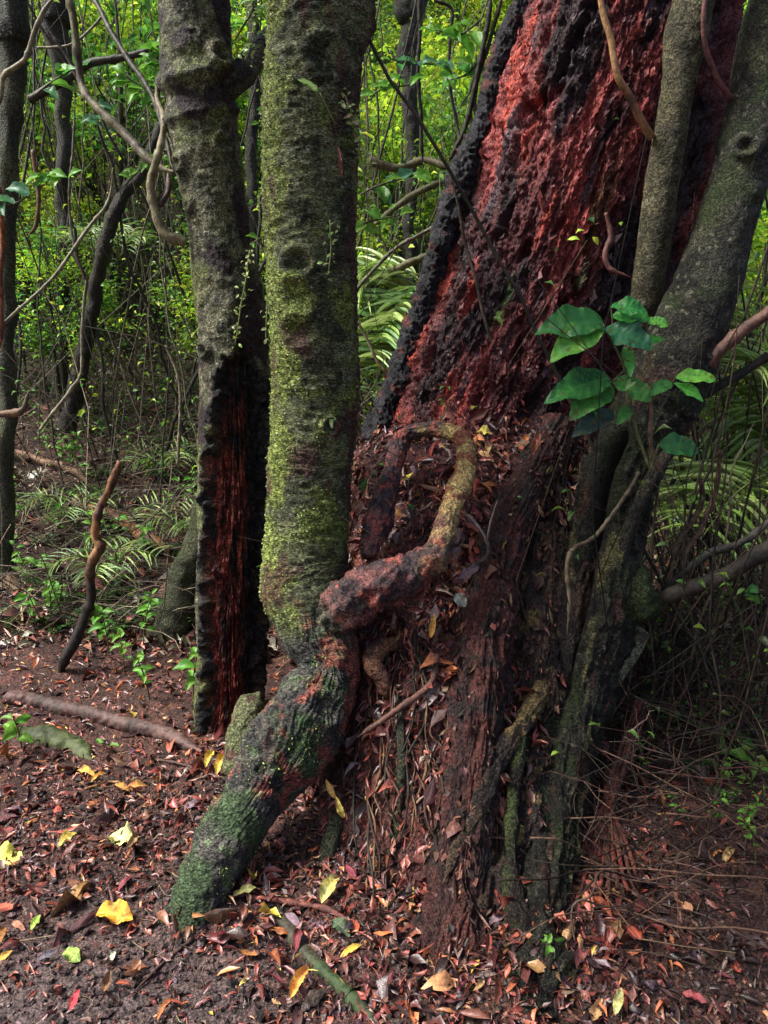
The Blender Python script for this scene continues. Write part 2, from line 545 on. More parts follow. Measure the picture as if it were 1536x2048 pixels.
# flakes of rotten wood standing off the face
sel = np.argwhere((Z_ > 1.2) & (Z_ < 3.1) & (np.abs(A_) < 1.75))
pk = sel[rng.choice(len(sel), 11000, replace=False)]
fp, fn = TV[pk[:, 0], pk[:, 1]], TN[pk[:, 0], pk[:, 1]]
fc = tcol[pk[:, 0], pk[:, 1]] * np.exp(rng.normal(-.1, .45, (len(pk), 1)))
graind = unit(np.array([0.36, 0, 1.0]) + rng.normal(0, .12, (len(pk), 3)))
flk = [leaf_t(4, w, p_, f, c, t, .4, k, .5) for k, (w, p_, f, c, t) in enumerate([(.32, .3, .3, .1, .5), (.22, .7, -.2, .2, -.6), (.55, .5, .3, .08, .3), (.14, .4, .2, .2, .9), (.38, .65, -.4, -.1, 0), (.7, .45, .2, .05, .4), (.1, .5, .2, -.15, .5), (.45, .25, -.3, .1, -.5)])]
sz = rng.gamma(1.5, .011, len(pk)) + .005
v, f, c = scatter(flk, fp + fn * .002, fn + rng.normal(0, .3, fn.shape), graind, sz, fc)
tag(link('wood_flakes', make_mesh('wood_flakes', v - off, f, c, M['flake'], False), red), kind='stuff')

# charred bark ridge down its edge
g = sweep(px_ctrl([(1100, -120, 3.62, 44), (1048, 0, 3.62, 44), (995, 130, 3.6, 42), (968, 250, 3.58, 44), (928, 350, 3.56, 62), (893, 450, 3.54, 50), (862, 560, 3.52, 48), (822, 680, 3.5, 46), (795, 760, 3.46, 46), (758, 850, 3.4, 52), (740, 890, 3.36, 50)]), 360, 48)
d = g['r'][:, None] * (0.35 * fbm(g['V'] * 16, 3) + 0.4 * ridged(g['V'] * 26, 2) * .6 + .18 * fbm(g['V'] * 70, 2))
cc = lerp(C(.012, .012, .014), C(.035, .033, .037), sstep(-.2, .4, fbm(g['V'] * 22, 3)))
cc = lerp(cc, C(.08, .028, .02), sstep(.25, .5, fbm(g['V'] * 15 + 9, 2)))
me, _ = tube_mesh('charred_edge', dict(g, V=g['V'] - off), d, cc, M['char'])
link('charred_bark', me, red)

def root_part(name, pts, c1, c2, c3, parent, origin, mat='root', nlen=220, nseg=64, lump=0.16, fibre=0.5, seed=0, th=.1, front=True, iso=.6):
    g = sweep(px_ctrl(pts), nlen, nseg, front=front)
    if name == 'root':
        te = (.25 + .75 * sstep(0, .14, g['t'][:, 0])) * (.3 + .7 * sstep(1, .9, g['t'][:, 0]))
        g['V'] = g['P'][:, None] + (g['V'] - g['P'][:, None]) * te[:, None, None]
        g['r'] = g['r'] * te
    W = g['V']
    rm = g['r'][:, None]
    q = np.stack([np.cos(g['ang']) * rm, np.sin(g['ang']) * rm, g['s'] * (1 - fibre) + .0], -1)
    d = rm * (lump * fbm(W * 9 + seed, 3) * 1.5 + lump * .9 * ridged(q * 22 + seed, 3) + iso * lump * fbm(W * 34 + seed, 3) + (lump * .7 * ridged(q * np.array([75, 75, 22.0]) + seed, 3) if iso < .3 else 0) + .4 * lump * fbm(q * 60, 2))
    k1 = sstep(-.2, .3, fbm(q * 14 + seed + 3, 4))
    k2 = sstep(th, th + .25, fbm(W * 13 + seed + 8, 3))
    cols = lerp(lerp(np.asarray(c1, float), np.asarray(c2, float), k1), np.asarray(c3, float), k2)
    me, V = tube_mesh(name, dict(g, V=W - origin), d, cols, M[mat])
    link(name, me, parent)
    return V + origin

# broken stump wall: ribs of old bark between the litter slope and the dark living trunk
RW = (.036, .017, .015); RR = (.07, .025, .02); LI = (.13, .095, .04); LM = (.03, .045, .018); BK = (.022, .017, .015)
WALLS = [root_part('stump_wall', [(1125, 850, 3.02, 70), (1085, 930, 2.92, 80), (1040, 1010, 2.78, 90), (1000, 1100, 2.64, 95), (975, 1220, 2.48, 110), (960, 1380, 2.32, 120), (940, 1560, 2.1, 115), (915, 1760, 1.9, 112), (902, 1880, 1.75, 140), (890, 1980, 1.66, 190)], RW, RR, BK, red, off, 'red', 290, 110, .24, .85, 1, iso=.15)]
WALLS.append(root_part('stump_wall', [(1095, 1060, 2.78, 80), (1080, 1180, 2.64, 100), (1066, 1320, 2.5, 124), (1046, 1480, 2.34, 140), (1016, 1650, 2.09, 150), (990, 1800, 1.9, 150), (975, 1930, 1.74, 165), (970, 2020, 1.66, 200)], BK, (.05, .03, .02), LI, red, off, 'red', 290, 110, .24, .85, 5, .18, iso=.2))
root_part('root', [(1100, 1350, 2.42, 34), (1045, 1440, 2.23, 38), (995, 1530, 2.08, 36), (950, 1630, 1.97, 30), (915, 1700, 1.9, 26), (885, 1770, 1.82, 14)], (.11, .078, .034), (.05, .033, .022), BK, red, off, 'bark', 240, 60, .4, .75, 9, .0)
root_part('root', [(1062, 1400, 2.3, 20), (1040, 1490, 2.15, 24), (1024, 1610, 2.02, 24), (1020, 1720, 1.90, 28), (1026, 1800, 1.80, 38), (1046, 1880, 1.72, 66), (1060, 1950, 1.66, 90)], (.026, .030, .014), (.05, .062, .022), (.022, .016, .013), red, off, 'bark', 240, 50, .42, .8, 13, .0)
root_part('root', [(800, 1410, 2.28, 16), (803, 1540, 2.14, 20), (792, 1650, 2.06, 22), (778, 1740, 1.99, 20), (775, 1840, 1.9, 22)], (.035, .04, .022), (.02, .022, .016), (.06, .04, .025), red, off, 'bark', 140, 20, .1, .6, 17, .3)
root_part('root', [(678, 1625, 2.16, 26), (668, 1660, 2.12, 34), (655, 1710, 2.05, 36), (645, 1760, 2.0, 30)], (.05, .055, .03), (.03, .032, .02), (.16, .17, .08), red, off, 'bark', 90, 28, .1, .6, 19, .35)
root_part('root', [(840, 1450, 2.24, 12), (860, 1600, 2.1, 12), (850, 1700, 2.03, 14), (842, 1830, 1.9, 14)], (.06, .035, .025), (.03, .02, .016), (.1, .06, .03), red, off, 'bark', 140, 14, .12, .6, 23, .3)
root_part('root', [(720, 1480, 2.3, 8), (735, 1600, 2.16, 9), (745, 1700, 2.06, 12), (735, 1800, 1.95, 10)], (.05, .035, .025), (.03, .02, .016), (.1, .06, .03), red, off, 'bark', 140, 12, .12, .6, 29, .3)

def shreds(V, n, size, pal, wts, name, parent, origin, down=(0, -.3, -1), zmax=9):
    N_ = unit(np.cross(np.roll(V, -1, 1) - np.roll(V, 1, 1), np.gradient(V, axis=0)))
    cen = V.mean(1, keepdims=True)
    N_ *= np.sign(np.sum(N_ * (V - cen), -1, keepdims=True))
    sel = np.argwhere((N_[..., 1] < .1) & (V[..., 2] < zmax))
    k = sel[rng.choice(len(sel), n)]
    p, nn = V[k[:, 0], k[:, 1]], N_[k[:, 0], k[:, 1]]
    v, f, c = scatter(flk, p + nn * .003, nn + rng.normal(0, .35, nn.shape), np.array(down) + rng.normal(0, .3, nn.shape), size[0] + rng.gamma(2, size[1], n), palette(n, pal, wts, .35))
    tag(link(name, make_mesh(name, v - origin, f, c, M['flake'], False), parent), kind='stuff')
for V_ in WALLS:
    shreds(V_, 1000, (.008, .009), [(.09, .04, .028), (.045, .022, .018), (.16, .055, .035), (.15, .10, .045), (.025, .018, .015)], [4, 5, 2, 2, 4], 'bark_shreds', red, off)

# ------------------------------------------------------------------ living mossy tree, its knuckled root and the looping root
mid = empty('mossy_tree', at(620, 1250, 2.5) * np.array([1, 1, 0]))
tag(mid, 'straight grey-green mossy tree whose thick knuckled root runs down to the path', 'tree')
mo = np.array(mid.location)
MID = px_ctrl([(640, -260, 2.62, 196), (634, -100, 2.62, 190), (631, 0, 2.62, 186), (624, 200, 2.62, 188), (618, 400, 2.62, 184), (626, 600, 2.62, 176), (630, 800, 2.61, 174), (618, 950, 2.59, 166), (612, 1080, 2.56, 166), (614, 1150, 2.54, 172), (624, 1210, 2.5, 168), (636, 1265, 2.46, 146), (657, 1335, 2.40, 116), (634, 1395, 2.33, 140), (606, 1450, 2.27, 160), (570, 1510, 2.2, 154), (516, 1585, 2.11, 126), (470, 1655, 2.0, 120), (434, 1720, 1.93, 124), (404, 1785, 1.86, 110), (388, 1845, 1.82, 92), (378, 1900, 1.80, 74), (372, 1960, 1.79, 50)])
g = sweep(MID, 720, 180)
W, an, ss = g['V'], g['ang'], g['s']
zz2 = W[..., 2]
tr = sstep(.50, .82, zz2 + .08 * fbm(W * 8, 2))                               # 1 on the trunk, 0 on the root
q = np.stack([np.cos(an) * .15, np.sin(an) * .15, ss], -1)
rings = fbm(q * np.array([5, 5, 75.0]) + .6 * fbm(q * 9, 2)[..., None], 4)
plate = fbm(q * np.array([26, 26, 48.0]), 4)
knuck = ridged(W * 13 + .5 * fbm(W * 8, 2)[..., None], 3)
d = tr * (.010 * fbm(W * 4, 3) + + .007 * ridged(q * np.array([5, 5, 60.0]) + .8 * fbm(q * 9, 2)[..., None], 3) + .003 * rings + .0075 * plate + .002 * fbm(W * 150, 2))
lump = fbm(W * 9 + 3, 3)
d += (1 - tr) * (.020 * lump + .015 * ridged(np.stack([q[..., 0] * 55, q[..., 1] * 55, ss * 13], -1) + .9 * fbm(W * 9, 2)[..., None], 3) * sstep(.14, .32, zz2) + .006 * ridged(q * np.array([12, 12, 55.0]) + .6 * fbm(W * 12, 2)[..., None], 3) + .002 * fbm(W * 70, 3))
def bump_at(px, py, Y, rad, h):
    p = at(px, py, Y)
    return h * np.exp(-np.sum((W - p) ** 2, -1) / (2 * rad ** 2))
def knot_at(px, py, Y, rad, h):
    """ringed branch scar: raised lip round a hollow"""
    p = at(px, py, Y)
    dd = np.sqrt(np.sum((W - p) ** 2, -1)) / rad
    return h * (np.exp(-((dd - 1) / .35) ** 2) - .9 * np.exp(-(dd / .6) ** 2) + .25 * np.exp(-((dd - 1.8) / .3) ** 2))
for (a, b, Y, rad, h) in [(597, 525, 2.48, .045, .022), (600, 660, 2.48, .05, .012), (658, 852, 2.48, .025, .02), (596, 590, 2.48, .06, .01), (680, 1300, 2.3, .05, .03), (560, 1330, 2.3, .03, .02), (640, 1420, 2.22, .05, .025), (523, 1540, 2.05, .04, .022), (510, 1470, 2.15, .05, .025), (650, 110, 2.48, .06, .015)]:
    d += knot_at(a, b, Y, rad, h)
for (a, b, Y, rad, h) in [(560, 1180, 2.46, .05, .03), (700, 20, 2.6, .06, .05), (670, 1380, 2.2, .05, .03), (600, 1480, 2.12, .06, .02), (560, 1430, 2.18, .05, .02)]:
    d += bump_at(a, b, Y, rad, h)
ctr = sstep(-.2, .25, fbm(q * np.array([12, 12, 16.0]) + 4, 4))
mcol = lerp(C(.042, .048, .022), C(.125, .138, .060), ctr)
lich = sstep(.22, .42, fbm(q * np.array([45, 45, 60.0]) + 8, 3))
mcol = lerp(mcol, C(.23, .23, .155), lich * .6)
mossy = sstep(.05, .45, fbm(q * np.array([7, 7, 7.0]) + 14, 3) + .75 * sstep(.05, -1.0, an) + .18 * sstep(2.0, .7, zz2) - .1)
mcol = lerp(mcol, lerp(C(.10, .135, .022), C(.27, .32, .075), sstep(-.2, .3, fbm(q * 60, 3))), mossy * .85)
mcol = lerp(mcol, C(.075, .035, .030), sstep(.15, .4, fbm(q * np.array([9, 9, 4.0]) + 31, 3) + .5 * sstep(.6, 1.5, an)) * .8)
rcol = lerp(C(.040, .038, .036), C(.085, .080, .066), sstep(-.2, .3, fbm(W * 14, 3)))
rcol = lerp(rcol, C(.045, .068, .032), sstep(.08, .4, fbm(W * 6 + 5, 3) + .35 * sstep(.35, .15, zz2) - .1))
rcol = lerp(rcol, C(.22, .07, .052), sstep(.06, .3, fbm(W * 9 + 15, 3) + .45 * sstep(.3, 1.2, an) * sstep(.15, .3, zz2) + .12 * sstep(.22, .4, zz2) - .12))
rcol = lerp(rcol, C(.09, .14, .06), sstep(.25, .4, fbm(W * 30 + 2, 3)) * .7)
mcol = lerp(rcol, mcol, tr)
g_mid_N, g_mid_an = g['N'], an
me, MV = tube_mesh('trunk', dict(g, V=W - mo), d, mcol, M['bark_rings'])
link('trunk', me, mid)
LOOP = [(630, 1300, 2.46, 96), (652, 1248, 2.44, 108), (700, 1204, 2.40, 106), (770, 1165, 2.36, 92), (830, 1142, 2.38, 84), (872, 1110, 2.42, 66), (893, 1050, 2.50, 52), (915, 985, 2.60, 50), (934, 925, 2.70, 46), (922, 878, 2.80, 40), (872, 858, 2.88, 38), (815, 868, 2.93, 40), (795, 905, 2.90, 42), (775, 975, 2.78, 50), (762, 1030, 2.70, 66), (742, 1085, 2.61, 50), (735, 1115, 2.57, 30)]
g = sweep(px_ctrl([(a, b, c - (.0 if i < 5 else .05), w * (.9 if i < 5 else .82)) for i, (a, b, c, w) in enumerate(LOOP)]), 400, 48, front=False)
W2 = g['V']; rm = g['r'][:, None]
q2 = np.stack([np.cos(g['ang']) * .05, np.sin(g['ang']) * .05, g['s'] * .3], -1)
d = rm * (.34 * fbm(W2 * 12, 3) + .30 * ridged(q2 * 42 + .8 * fbm(W2 * 10, 2)[..., None], 3) + .08 * fbm(W2 * 70, 2))
lc = lerp(C(.045, .030, .030), C(.15, .06, .052), sstep(-.2, .3, fbm(W2 * 16, 3)))
lc = lerp(lc, C(.24, .065, .048), sstep(.16, .4, fbm(W2 * 18 + 7, 3)))
pale = sstep(.28, .44, g['t'] + .10 * fbm(W2 * 14, 3)) * sstep(.70, .56, g['t'] + .10 * fbm(W2 * 14 + 4, 3))
lc = lerp(lc, lerp(C(.38, .27, .10), C(.22, .075, .035), sstep(.0, .25, fbm(W2 * 20 + 3, 3))), pale)
lc = lerp(lc, lerp(C(.045, .05, .034), C(.10, .11, .055), sstep(-.2, .3, fbm(W2 * 20, 3))), sstep(.16, .03, g['t'] + .06 * fbm(W2 * 12, 2)))
me, _ = tube_mesh('looping_root', dict(g, V=W2 - mo), d, lc, M['root'])
tag(link('root', me, mid), 'looping root with a pale peeling stretch')
root_part('root', [(800, 1285, 2.5, 30), (762, 1295, 2.43, 36), (746, 1325, 2.38, 38), (764, 1355, 2.36, 32), (774, 1400, 2.35, 20)], (.17, .08, .036), (.09, .036, .026), (.04, .024, .02), mid, mo, 'root', 90, 28, .2, .3, 41, .25, front=False)
root_part('root', [(520, 1385, 2.62, 40), (500, 1420, 2.58, 56), (482, 1480, 2.5, 60), (466, 1560, 2.38, 44)], (.09, .10, .045), (.12, .12, .06), (.07, .035, .03), mid, mo, 'bark', 90, 40, .14, .3, 43, .25)
root_part('root', [(440, 1745, 1.93, 40), (400, 1790, 1.86, 44), (352, 1820, 1.84, 36), (318, 1850, 1.80, 22), (290, 1880, 1.76, 12)], (.045, .05, .034), (.07, .05, .04), (.05, .07, .03), mid, mo, 'bark', 90, 30, .2, .5, 46, .2, front=False)
root_part('root', [(430, 1740, 1.93, 50), (436, 1800, 1.87, 46), (452, 1842, 1.83, 34), (480, 1868, 1.79, 20), (512, 1890, 1.75, 12)], (.045, .045, .036), (.08, .045, .036), (.05, .07, .03), mid, mo, 'bark', 90, 30, .2, .5, 47, .2, front=False)
root_part('branch_stub', [(690, 60, 2.66, 70), (725, 55, 2.68, 50), (742, 50, 2.7, 34)], (.02, .02, .016), (.03, .032, .02), (.05, .05, .03), mid, mo, 'bark', 40, 32, .15, .3, 44, .3, front=False)

# ------------------------------------------------------------------ burnt hollow tree
hol = empty('hollow_tree', at(465, 1450, 2.95) * np.array([1, 1, 0]))
tag(hol, 'grey mossy tree with a long charred hollow showing dark red heartwood', 'tree')
ho = np.array(hol.location)
HOL = px_ctrl([(368, -260, 3.0, 150), (380, -100, 3.0, 146), (388, 0, 3.0, 142), (392, 90, 3.0, 138), (396, 160, 3.0, 146), (402, 230, 3.0, 142), (418, 340, 3.0, 132), (440, 450, 3.0, 128), (452, 560, 3.0, 132), (466, 660, 3.0, 138), (470, 760, 3.0, 140), (470, 900, 3.0, 144), (468, 1050, 3.0, 146), (464, 1200, 3.0, 140), (462, 1330, 2.99, 134), (458, 1430, 2.98, 140), (452, 1500, 2.96, 170), (448, 1560, 2.96, 200)])
g = sweep(HOL, 560, 150)
W, an, ss = g['V'], g['ang'], g['s']
q = np.stack([np.cos(an) * .13, np.sin(an) * .13, ss], -1)
pyv = 1024 - F * ((W[..., 2] - CAM_Z) * CP + W[..., 1] * SP) / (W[..., 1] * CP - (W[..., 2] - CAM_Z) * SP)
edge = .30 * fbm(q * np.array([8, 8, 7.0]), 3) + .22 * fbm(q * np.array([30, 30, 22.0]) + 3, 3)
lo_a = np.interp(pyv, [680, 740, 850, 1000, 1450], [.25, -.10, -.45, -.72, -.70])
hi_a = np.interp(pyv, [680, 740, 850, 1450], [.45, 1.0, 1.35, 1.3])
hm = sstep(lo_a - .12, lo_a + .10, an + edge) * sstep(hi_a + .12, hi_a - .1, an + edge) * sstep(675, 735, pyv + 160 * edge)
rim = np.exp(-((an + edge - lo_a + .12) / .14) ** 2) * sstep(690, 760, pyv) + np.exp(-((an + edge - hi_a - .1) / .14) ** 2) * sstep(690, 760, pyv)
fib = ridged(q * np.array([70, 70, 5.0]), 3)
d = (1 - hm) * (.010 * fbm(W * 5, 3) + .007 * fbm(q * np.array([28, 28, 34.0]), 4) + .003 * fbm(q * np.array([8, 8, 90.0]), 3)) + .012 * rim * (1 + 1.6 * fbm(W * 22, 3)) + hm * (-.050 + .026 * fib + .022 * fbm(W * 9, 3) + .012 * fbm(W * 30, 3))
band = lambda y0, w: np.exp(-((pyv + 14 * np.sin(an * 1.3 + .4) - y0) / w) ** 2)
d += .020 * band(150, 16) - .012 * band(185, 14) + .012 * band(228, 10)
def knotw(px, py, Y, rad, h):
    p = at(px, py, Y); dd = np.sqrt(np.sum((W - p) ** 2, -1)) / rad
    return h * (np.exp(-((dd - 1) / .4) ** 2) - .8 * np.exp(-(dd / .6) ** 2))
for a, b, rad, h in [(445, 285, .03, .02), (445, 105, .04, .03), (350, 325, .03, .02), (405, 700, .025, .02), (370, 410, .025, .015)]:
    d += knotw(a, b, 2.9, rad, h)
hc = lerp(C(.048, .049, .028), C(.125, .122, .066), sstep(-.2, .3, fbm(q * np.array([13, 13, 15.0]) + 4, 4)))
hc = lerp(hc, C(.25, .23, .16), sstep(.2, .4, fbm(q * np.array([40, 40, 40.0]) + 8, 3)) * .6)
hc = lerp(hc, lerp(C(.06, .075, .02), C(.15, .165, .05), sstep(-.2, .3, fbm(q * 55, 3))), sstep(.05, .4, fbm(q * 6 + 24, 3) + .35 * sstep(400, 700, pyv) * sstep(0, -.9, an)) * .8)
hc = lerp(hc, C(.03, .02, .02), sstep(.18, .4, fbm(q * np.array([7, 7, 6.0]) + 55, 3) + .3 * sstep(.4, 1.2, an) * sstep(500, 300, pyv)))
wc = lerp(C(.06, .016, .013), C(.22, .044, .028), sstep(-.2, .35, fbm(q * np.array([50, 50, 6.0]) + 6, 3)))
wc = lerp(wc, C(.30, .085, .035), sstep(.3, .5, fbm(q * np.array([45, 45, 7.0]) + 16, 3)) * .8)
charm = np.clip(rim * 1.3 * sstep(-.5, .2, fbm(W * 11, 2)) + sstep(960, 700, pyv + 200 * edge) * hm * .9 + hm * sstep(.45, .85, an + edge) + hm * sstep(.05, .3, fbm(q * np.array([22, 22, 7.0]) + 71, 3)) * .9, 0, 1)
hc = lerp(hc, wc, hm)
hc = lerp(hc, lerp(C(.011, .011, .012), C(.03, .027, .026), sstep(-.2, .4, fbm(W * 40, 2))), charm)
me, HV = tube_mesh('trunk', dict(g, V=W - ho), d, hc, M['bark'])
link('trunk', me, hol)
root_part('branch', [(440, 178, 2.98, 60), (470, 160, 3.0, 56), (500, 128, 3.05, 48), (525, 95, 3.1, 44), (560, 50, 3.16, 40), (600, -20, 3.25, 38)], (.03, .028, .022), (.12, .115, .075), (.018, .016, .014), hol, ho, 'bark', 120, 36, .12, .3, 45, .2, front=False)

# ------------------------------------------------------------------ dark living trunk beside the stump
dk = empty('dark_tree', at(1110, 1700, 2.2) * np.array([1, 1, 0]))
tag(dk, 'dark moss-stained leaning tree growing against the flank of the red stump', 'tree')
do = np.array(dk.location)
DK = px_ctrl([(1610, -160, 2.95, 130), (1562, 0, 2.95, 124), (1528, 140, 2.93, 118), (1500, 270, 2.9, 118), (1466, 400, 2.88, 116), (1428, 520, 2.86, 122), (1390, 630, 2.84, 140), (1346, 740, 2.82, 158), (1290, 850, 2.8, 150), (1240, 960, 2.76, 140), (1212, 1080, 2.7, 148), (1192, 1200, 2.6, 158), (1160, 1330, 2.5, 146), (1132, 1480, 2.32, 128), (1108, 1620, 2.12, 118), (1092, 1750, 1.93, 104), (1080, 1860, 1.77, 112), (1074, 1950, 1.65, 160), (1070, 2040, 1.58, 210)])
g = sweep(DK, 560, 140)
W, an, ss = g['V'], g['ang'], g['s']
q = np.stack([np.cos(an) * .13, np.sin(an) * .13, ss], -1)
pyv = 1024 - F * ((W[..., 2] - CAM_Z) * CP + W[..., 1] * SP) / (W[..., 1] * CP - (W[..., 2] - CAM_Z) * SP)
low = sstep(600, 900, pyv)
d = .012 * fbm(W * 5, 3) + (.004 + .006 * low) * fbm(q * np.array([26, 26, 34.0]), 4) + .022 * low * ridged(q * np.array([16, 16, 3.5]), 3) + .02 * low * fbm(W * 7 + 2, 3)
for a, b, rad, h in [(1490, 300, .035, .028), (1500, 385, .03, .015), (1240, 1010, .05, .03)]:
    d += knotw(a, b, 2.82, rad, h)
crev = np.exp(-((an + .75 + .2 * fbm(W * 4, 2)) / .22) ** 2) * sstep(820, 900, pyv) * sstep(1500, 1250, pyv)
d -= .09 * crev
kc = lerp(C(.016, .016, .012), C(.045, .045, .030), sstep(-.2, .3, fbm(q * np.array([12, 12, 14.0]) + 4, 4)))
kc = lerp(kc, C(.06, .062, .03), sstep(.1, .4, fbm(q * 8 + 3, 3)) * sstep(700, 300, pyv))
kc = lerp(kc, C(.20, .19, .12), sstep(.28, .45, fbm(q * 45 + 8, 3)) * .55)
kc = lerp(kc, C(.03, .045, .015), sstep(.05, .35, fbm(q * 6 + 11, 3)) * .8)
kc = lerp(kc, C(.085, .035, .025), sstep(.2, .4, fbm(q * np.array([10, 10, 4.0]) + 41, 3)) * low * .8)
kc = lerp(kc, C(.012, .010, .009), np.clip(crev * .7 + low * .35, 0, 1))  # shade of the crevice painted into the bark; lower trunk darker too
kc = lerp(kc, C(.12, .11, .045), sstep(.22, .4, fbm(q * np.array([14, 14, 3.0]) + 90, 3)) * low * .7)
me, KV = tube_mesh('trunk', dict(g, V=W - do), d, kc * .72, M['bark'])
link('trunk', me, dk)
root_part('root', [(1180, 1050, 2.72, 60), (1150, 1180, 2.6, 70), (1130, 1330, 2.46, 60), (1120, 1480, 2.32, 50), (1100, 1640, 2.06, 56), (1075, 1810, 1.82, 46)], BK, (.05, .032, .022), (.12, .08, .04), dk, do, 'bark', 200, 44, .2, .7, 61, .2)
root_part('branch', [(1345, 895, 2.66, 24), (1300, 960, 2.62, 26), (1262, 1040, 2.58, 27), (1238, 1120, 2.55, 26), (1205, 1172, 2.55, 24)], (.03, .028, .02), (.055, .045, .03), (.02, .018, .014), dk, do, 'bark', 90, 20, .08, .3, 63, .3, front=False)
root_part('burl', [(1225, 1150, 2.62, 120), (1260, 1195, 2.58, 120), (1300, 1205, 2.6, 60), (1320, 1200, 2.62, 36)], (.03, .045, .016), (.055, .07, .025), (.02, .02, .015), dk, do, 'bark', 80, 50, .14, .3, 65, .3, front=False)
root_part('branch_stub', [(1282, 1262, 2.55, 40), (1255, 1300, 2.52, 48), (1215, 1360, 2.5, 46), (1185, 1400, 2.5, 40)], (.12, .12, .085), (.16, .165, .10), (.05, .045, .03), dk, do, 'bark', 80, 32, .08, .7, 67, .3, front=False)

# ------------------------------------------------------------------ slim pole tree in front of the red trunk
sl = empty('slim_tree', at(1290, 600, 2.95))
tag(sl, 'slim olive-brown tree stem rising in front of the red rotten trunk', 'tree')
so = np.array(sl.location)
root_part('trunk', [(1425, -180, 2.86, 84), (1388, 0, 2.88, 80), (1372, 70, 2.88, 84), (1358, 160, 2.89, 66), (1338, 280, 2.9, 64), (1322, 380, 2.91, 66), (1306, 500, 2.93, 64), (1292, 600, 2.96, 62), (1282, 700, 3.05, 66)], (.075, .068, .034), (.042, .037, .020), (.11, .105, .06), sl, so, 'bark', 260, 60, .05, .2, 71, .3)
root_part('branch', [(1303, 275, 2.89, 16), (1285, 245, 2.86, 15), (1258, 192, 2.82, 15), (1235, 150, 2.8, 14), (1222, 80, 2.8, 13), (1205, 20, 2.8, 13), (1196, -60, 2.8, 12)], (.30, .17, .075), (.20, .10, .05), (.10, .06, .035), sl, so, 'vine', 90, 14, .06, .3, 73, .3, front=False)
root_part('branch', [(1368, 100, 2.86, 20), (1395, 120, 2.86, 14), (1388, 60, 2.84, 14), (1400, -40, 2.84, 14)], (.12, .05, .04), (.07, .035, .03), (.10, .06, .035), sl, so, 'vine', 60, 12, .08, .3, 75, .3, front=False)
root_part('branch', [(1470, 208, 2.9, 14), (1442, 170, 2.86, 12), (1425, 135, 2.84, 12), (1410, 90, 2.82, 11), (1408, 20, 2.8, 10), (1420, -60, 2.8, 10)], (.14, .06, .05), (.07, .035, .03), (.10, .06, .035), dk, do, 'vine', 70, 12, .08, .3, 77, .3, front=False)

# ------------------------------------------------------------------ background stems, vines and sticks traced from the photograph
DKB = (.028, .026, .020); PALE = (.20, .17, .10); TAN = (.22, .13, .06); GRY = (.11, .10, .07); BRN = (.07, .04, .028); MOS = (.05, .06, .025)
CROWN_AT = []
def tree_stem(name, pts, c1, c2, label, group=None, top=None, **k):
    ctrl = px_ctrl(pts)
    base = ctrl[-1, :3].copy()
    o = empty(name, base)
    tag(o, label, 'tree', group)
    if top:
        e_ = ctrl[0].copy(); e_[2] = top; e_[3] *= .6
        ctrl = np.vstack([e_, ctrl])
        CROWN_AT.append((o, e_[:3] - base))
    k.setdefault('nseg', 22); k.setdefault('knots', .28); k.setdefault('nlen', 150)
    pts_l = [[*(r[:3] - base), r[3]] for r in ctrl]
    stick('trunk', pts_l, c1, c2, parent=o, world=True, mat='bark', **k)
    return o

tree_stem('young_tree', [(20, -80, 4.2, 64), (22, 60, 4.2, 58), (20, 200, 4.2, 50), (14, 420, 4.2, 40), (12, 700, 4.2, 34), (8, 1000, 4.2, 40), (5, 1330, 4.2, 56)], (.035, .036, .024), (.075, .08, .04), 'greyish tree with a straight mossy stem at the foot of the bank', wig=.08, top=7.0)
tree_stem('young_tree', [(108, -80, 6.0, 60), (112, 40, 6.0, 56), (125, 200, 6.1, 32), (128, 400, 6.2, 30), (126, 600, 6.3, 30), (118, 800, 6.4, 34)], DKB, (.05, .05, .035), 'straight dark tree stem thickest at its top on the ferny bank', wig=.12, top=7.5)
tree_stem('leaning_tree', [(322, 248, 5.2, 20), (292, 330, 5.2, 22), (245, 400, 5.2, 26), (212, 480, 5.2, 28), (196, 560, 5.3, 28), (166, 700, 5.4, 30), (135, 860, 5.5, 36)], DKB, (.05, .045, .03), 'thin dark tree leaning across the bank with a bend half way up', wig=.12)
tree_stem('stump_stem', [(470, 850, 3.95, 50), (430, 960, 3.92, 54), (398, 1060, 3.88, 58), (372, 1150, 3.86, 62), (352, 1240, 3.82, 76), (330, 1330, 3.76, 88), (308, 1440, 3.7, 110)], (.032, .036, .018), (.055, .06, .028), 'dark mossy leaning stem behind the burnt hollow tree', wig=.1, nseg=48, knots=.3, nlen=160)
tree_stem('young_tree', [(800, -60, 7.0, 50), (812, 30, 7.0, 46), (835, 0, 7.0, 40), (815, 110, 7.0, 40), (822, 220, 7, 30), (820, 420, 7, 24), (818, 700, 7, 24)], DKB, (.05, .05, .035), 'dark forked stem between the mossy tree and the red trunk', wig=.1)
tree_stem('young_tree', [(505, 60, 6.0, 22), (503, 300, 6.0, 22), (506, 500, 6, 22), (508, 800, 6, 24)], DKB, (.05, .05, .035), 'straight dark stem seen in the gap beside the burnt hollow tree', wig=.12, top=7.5)

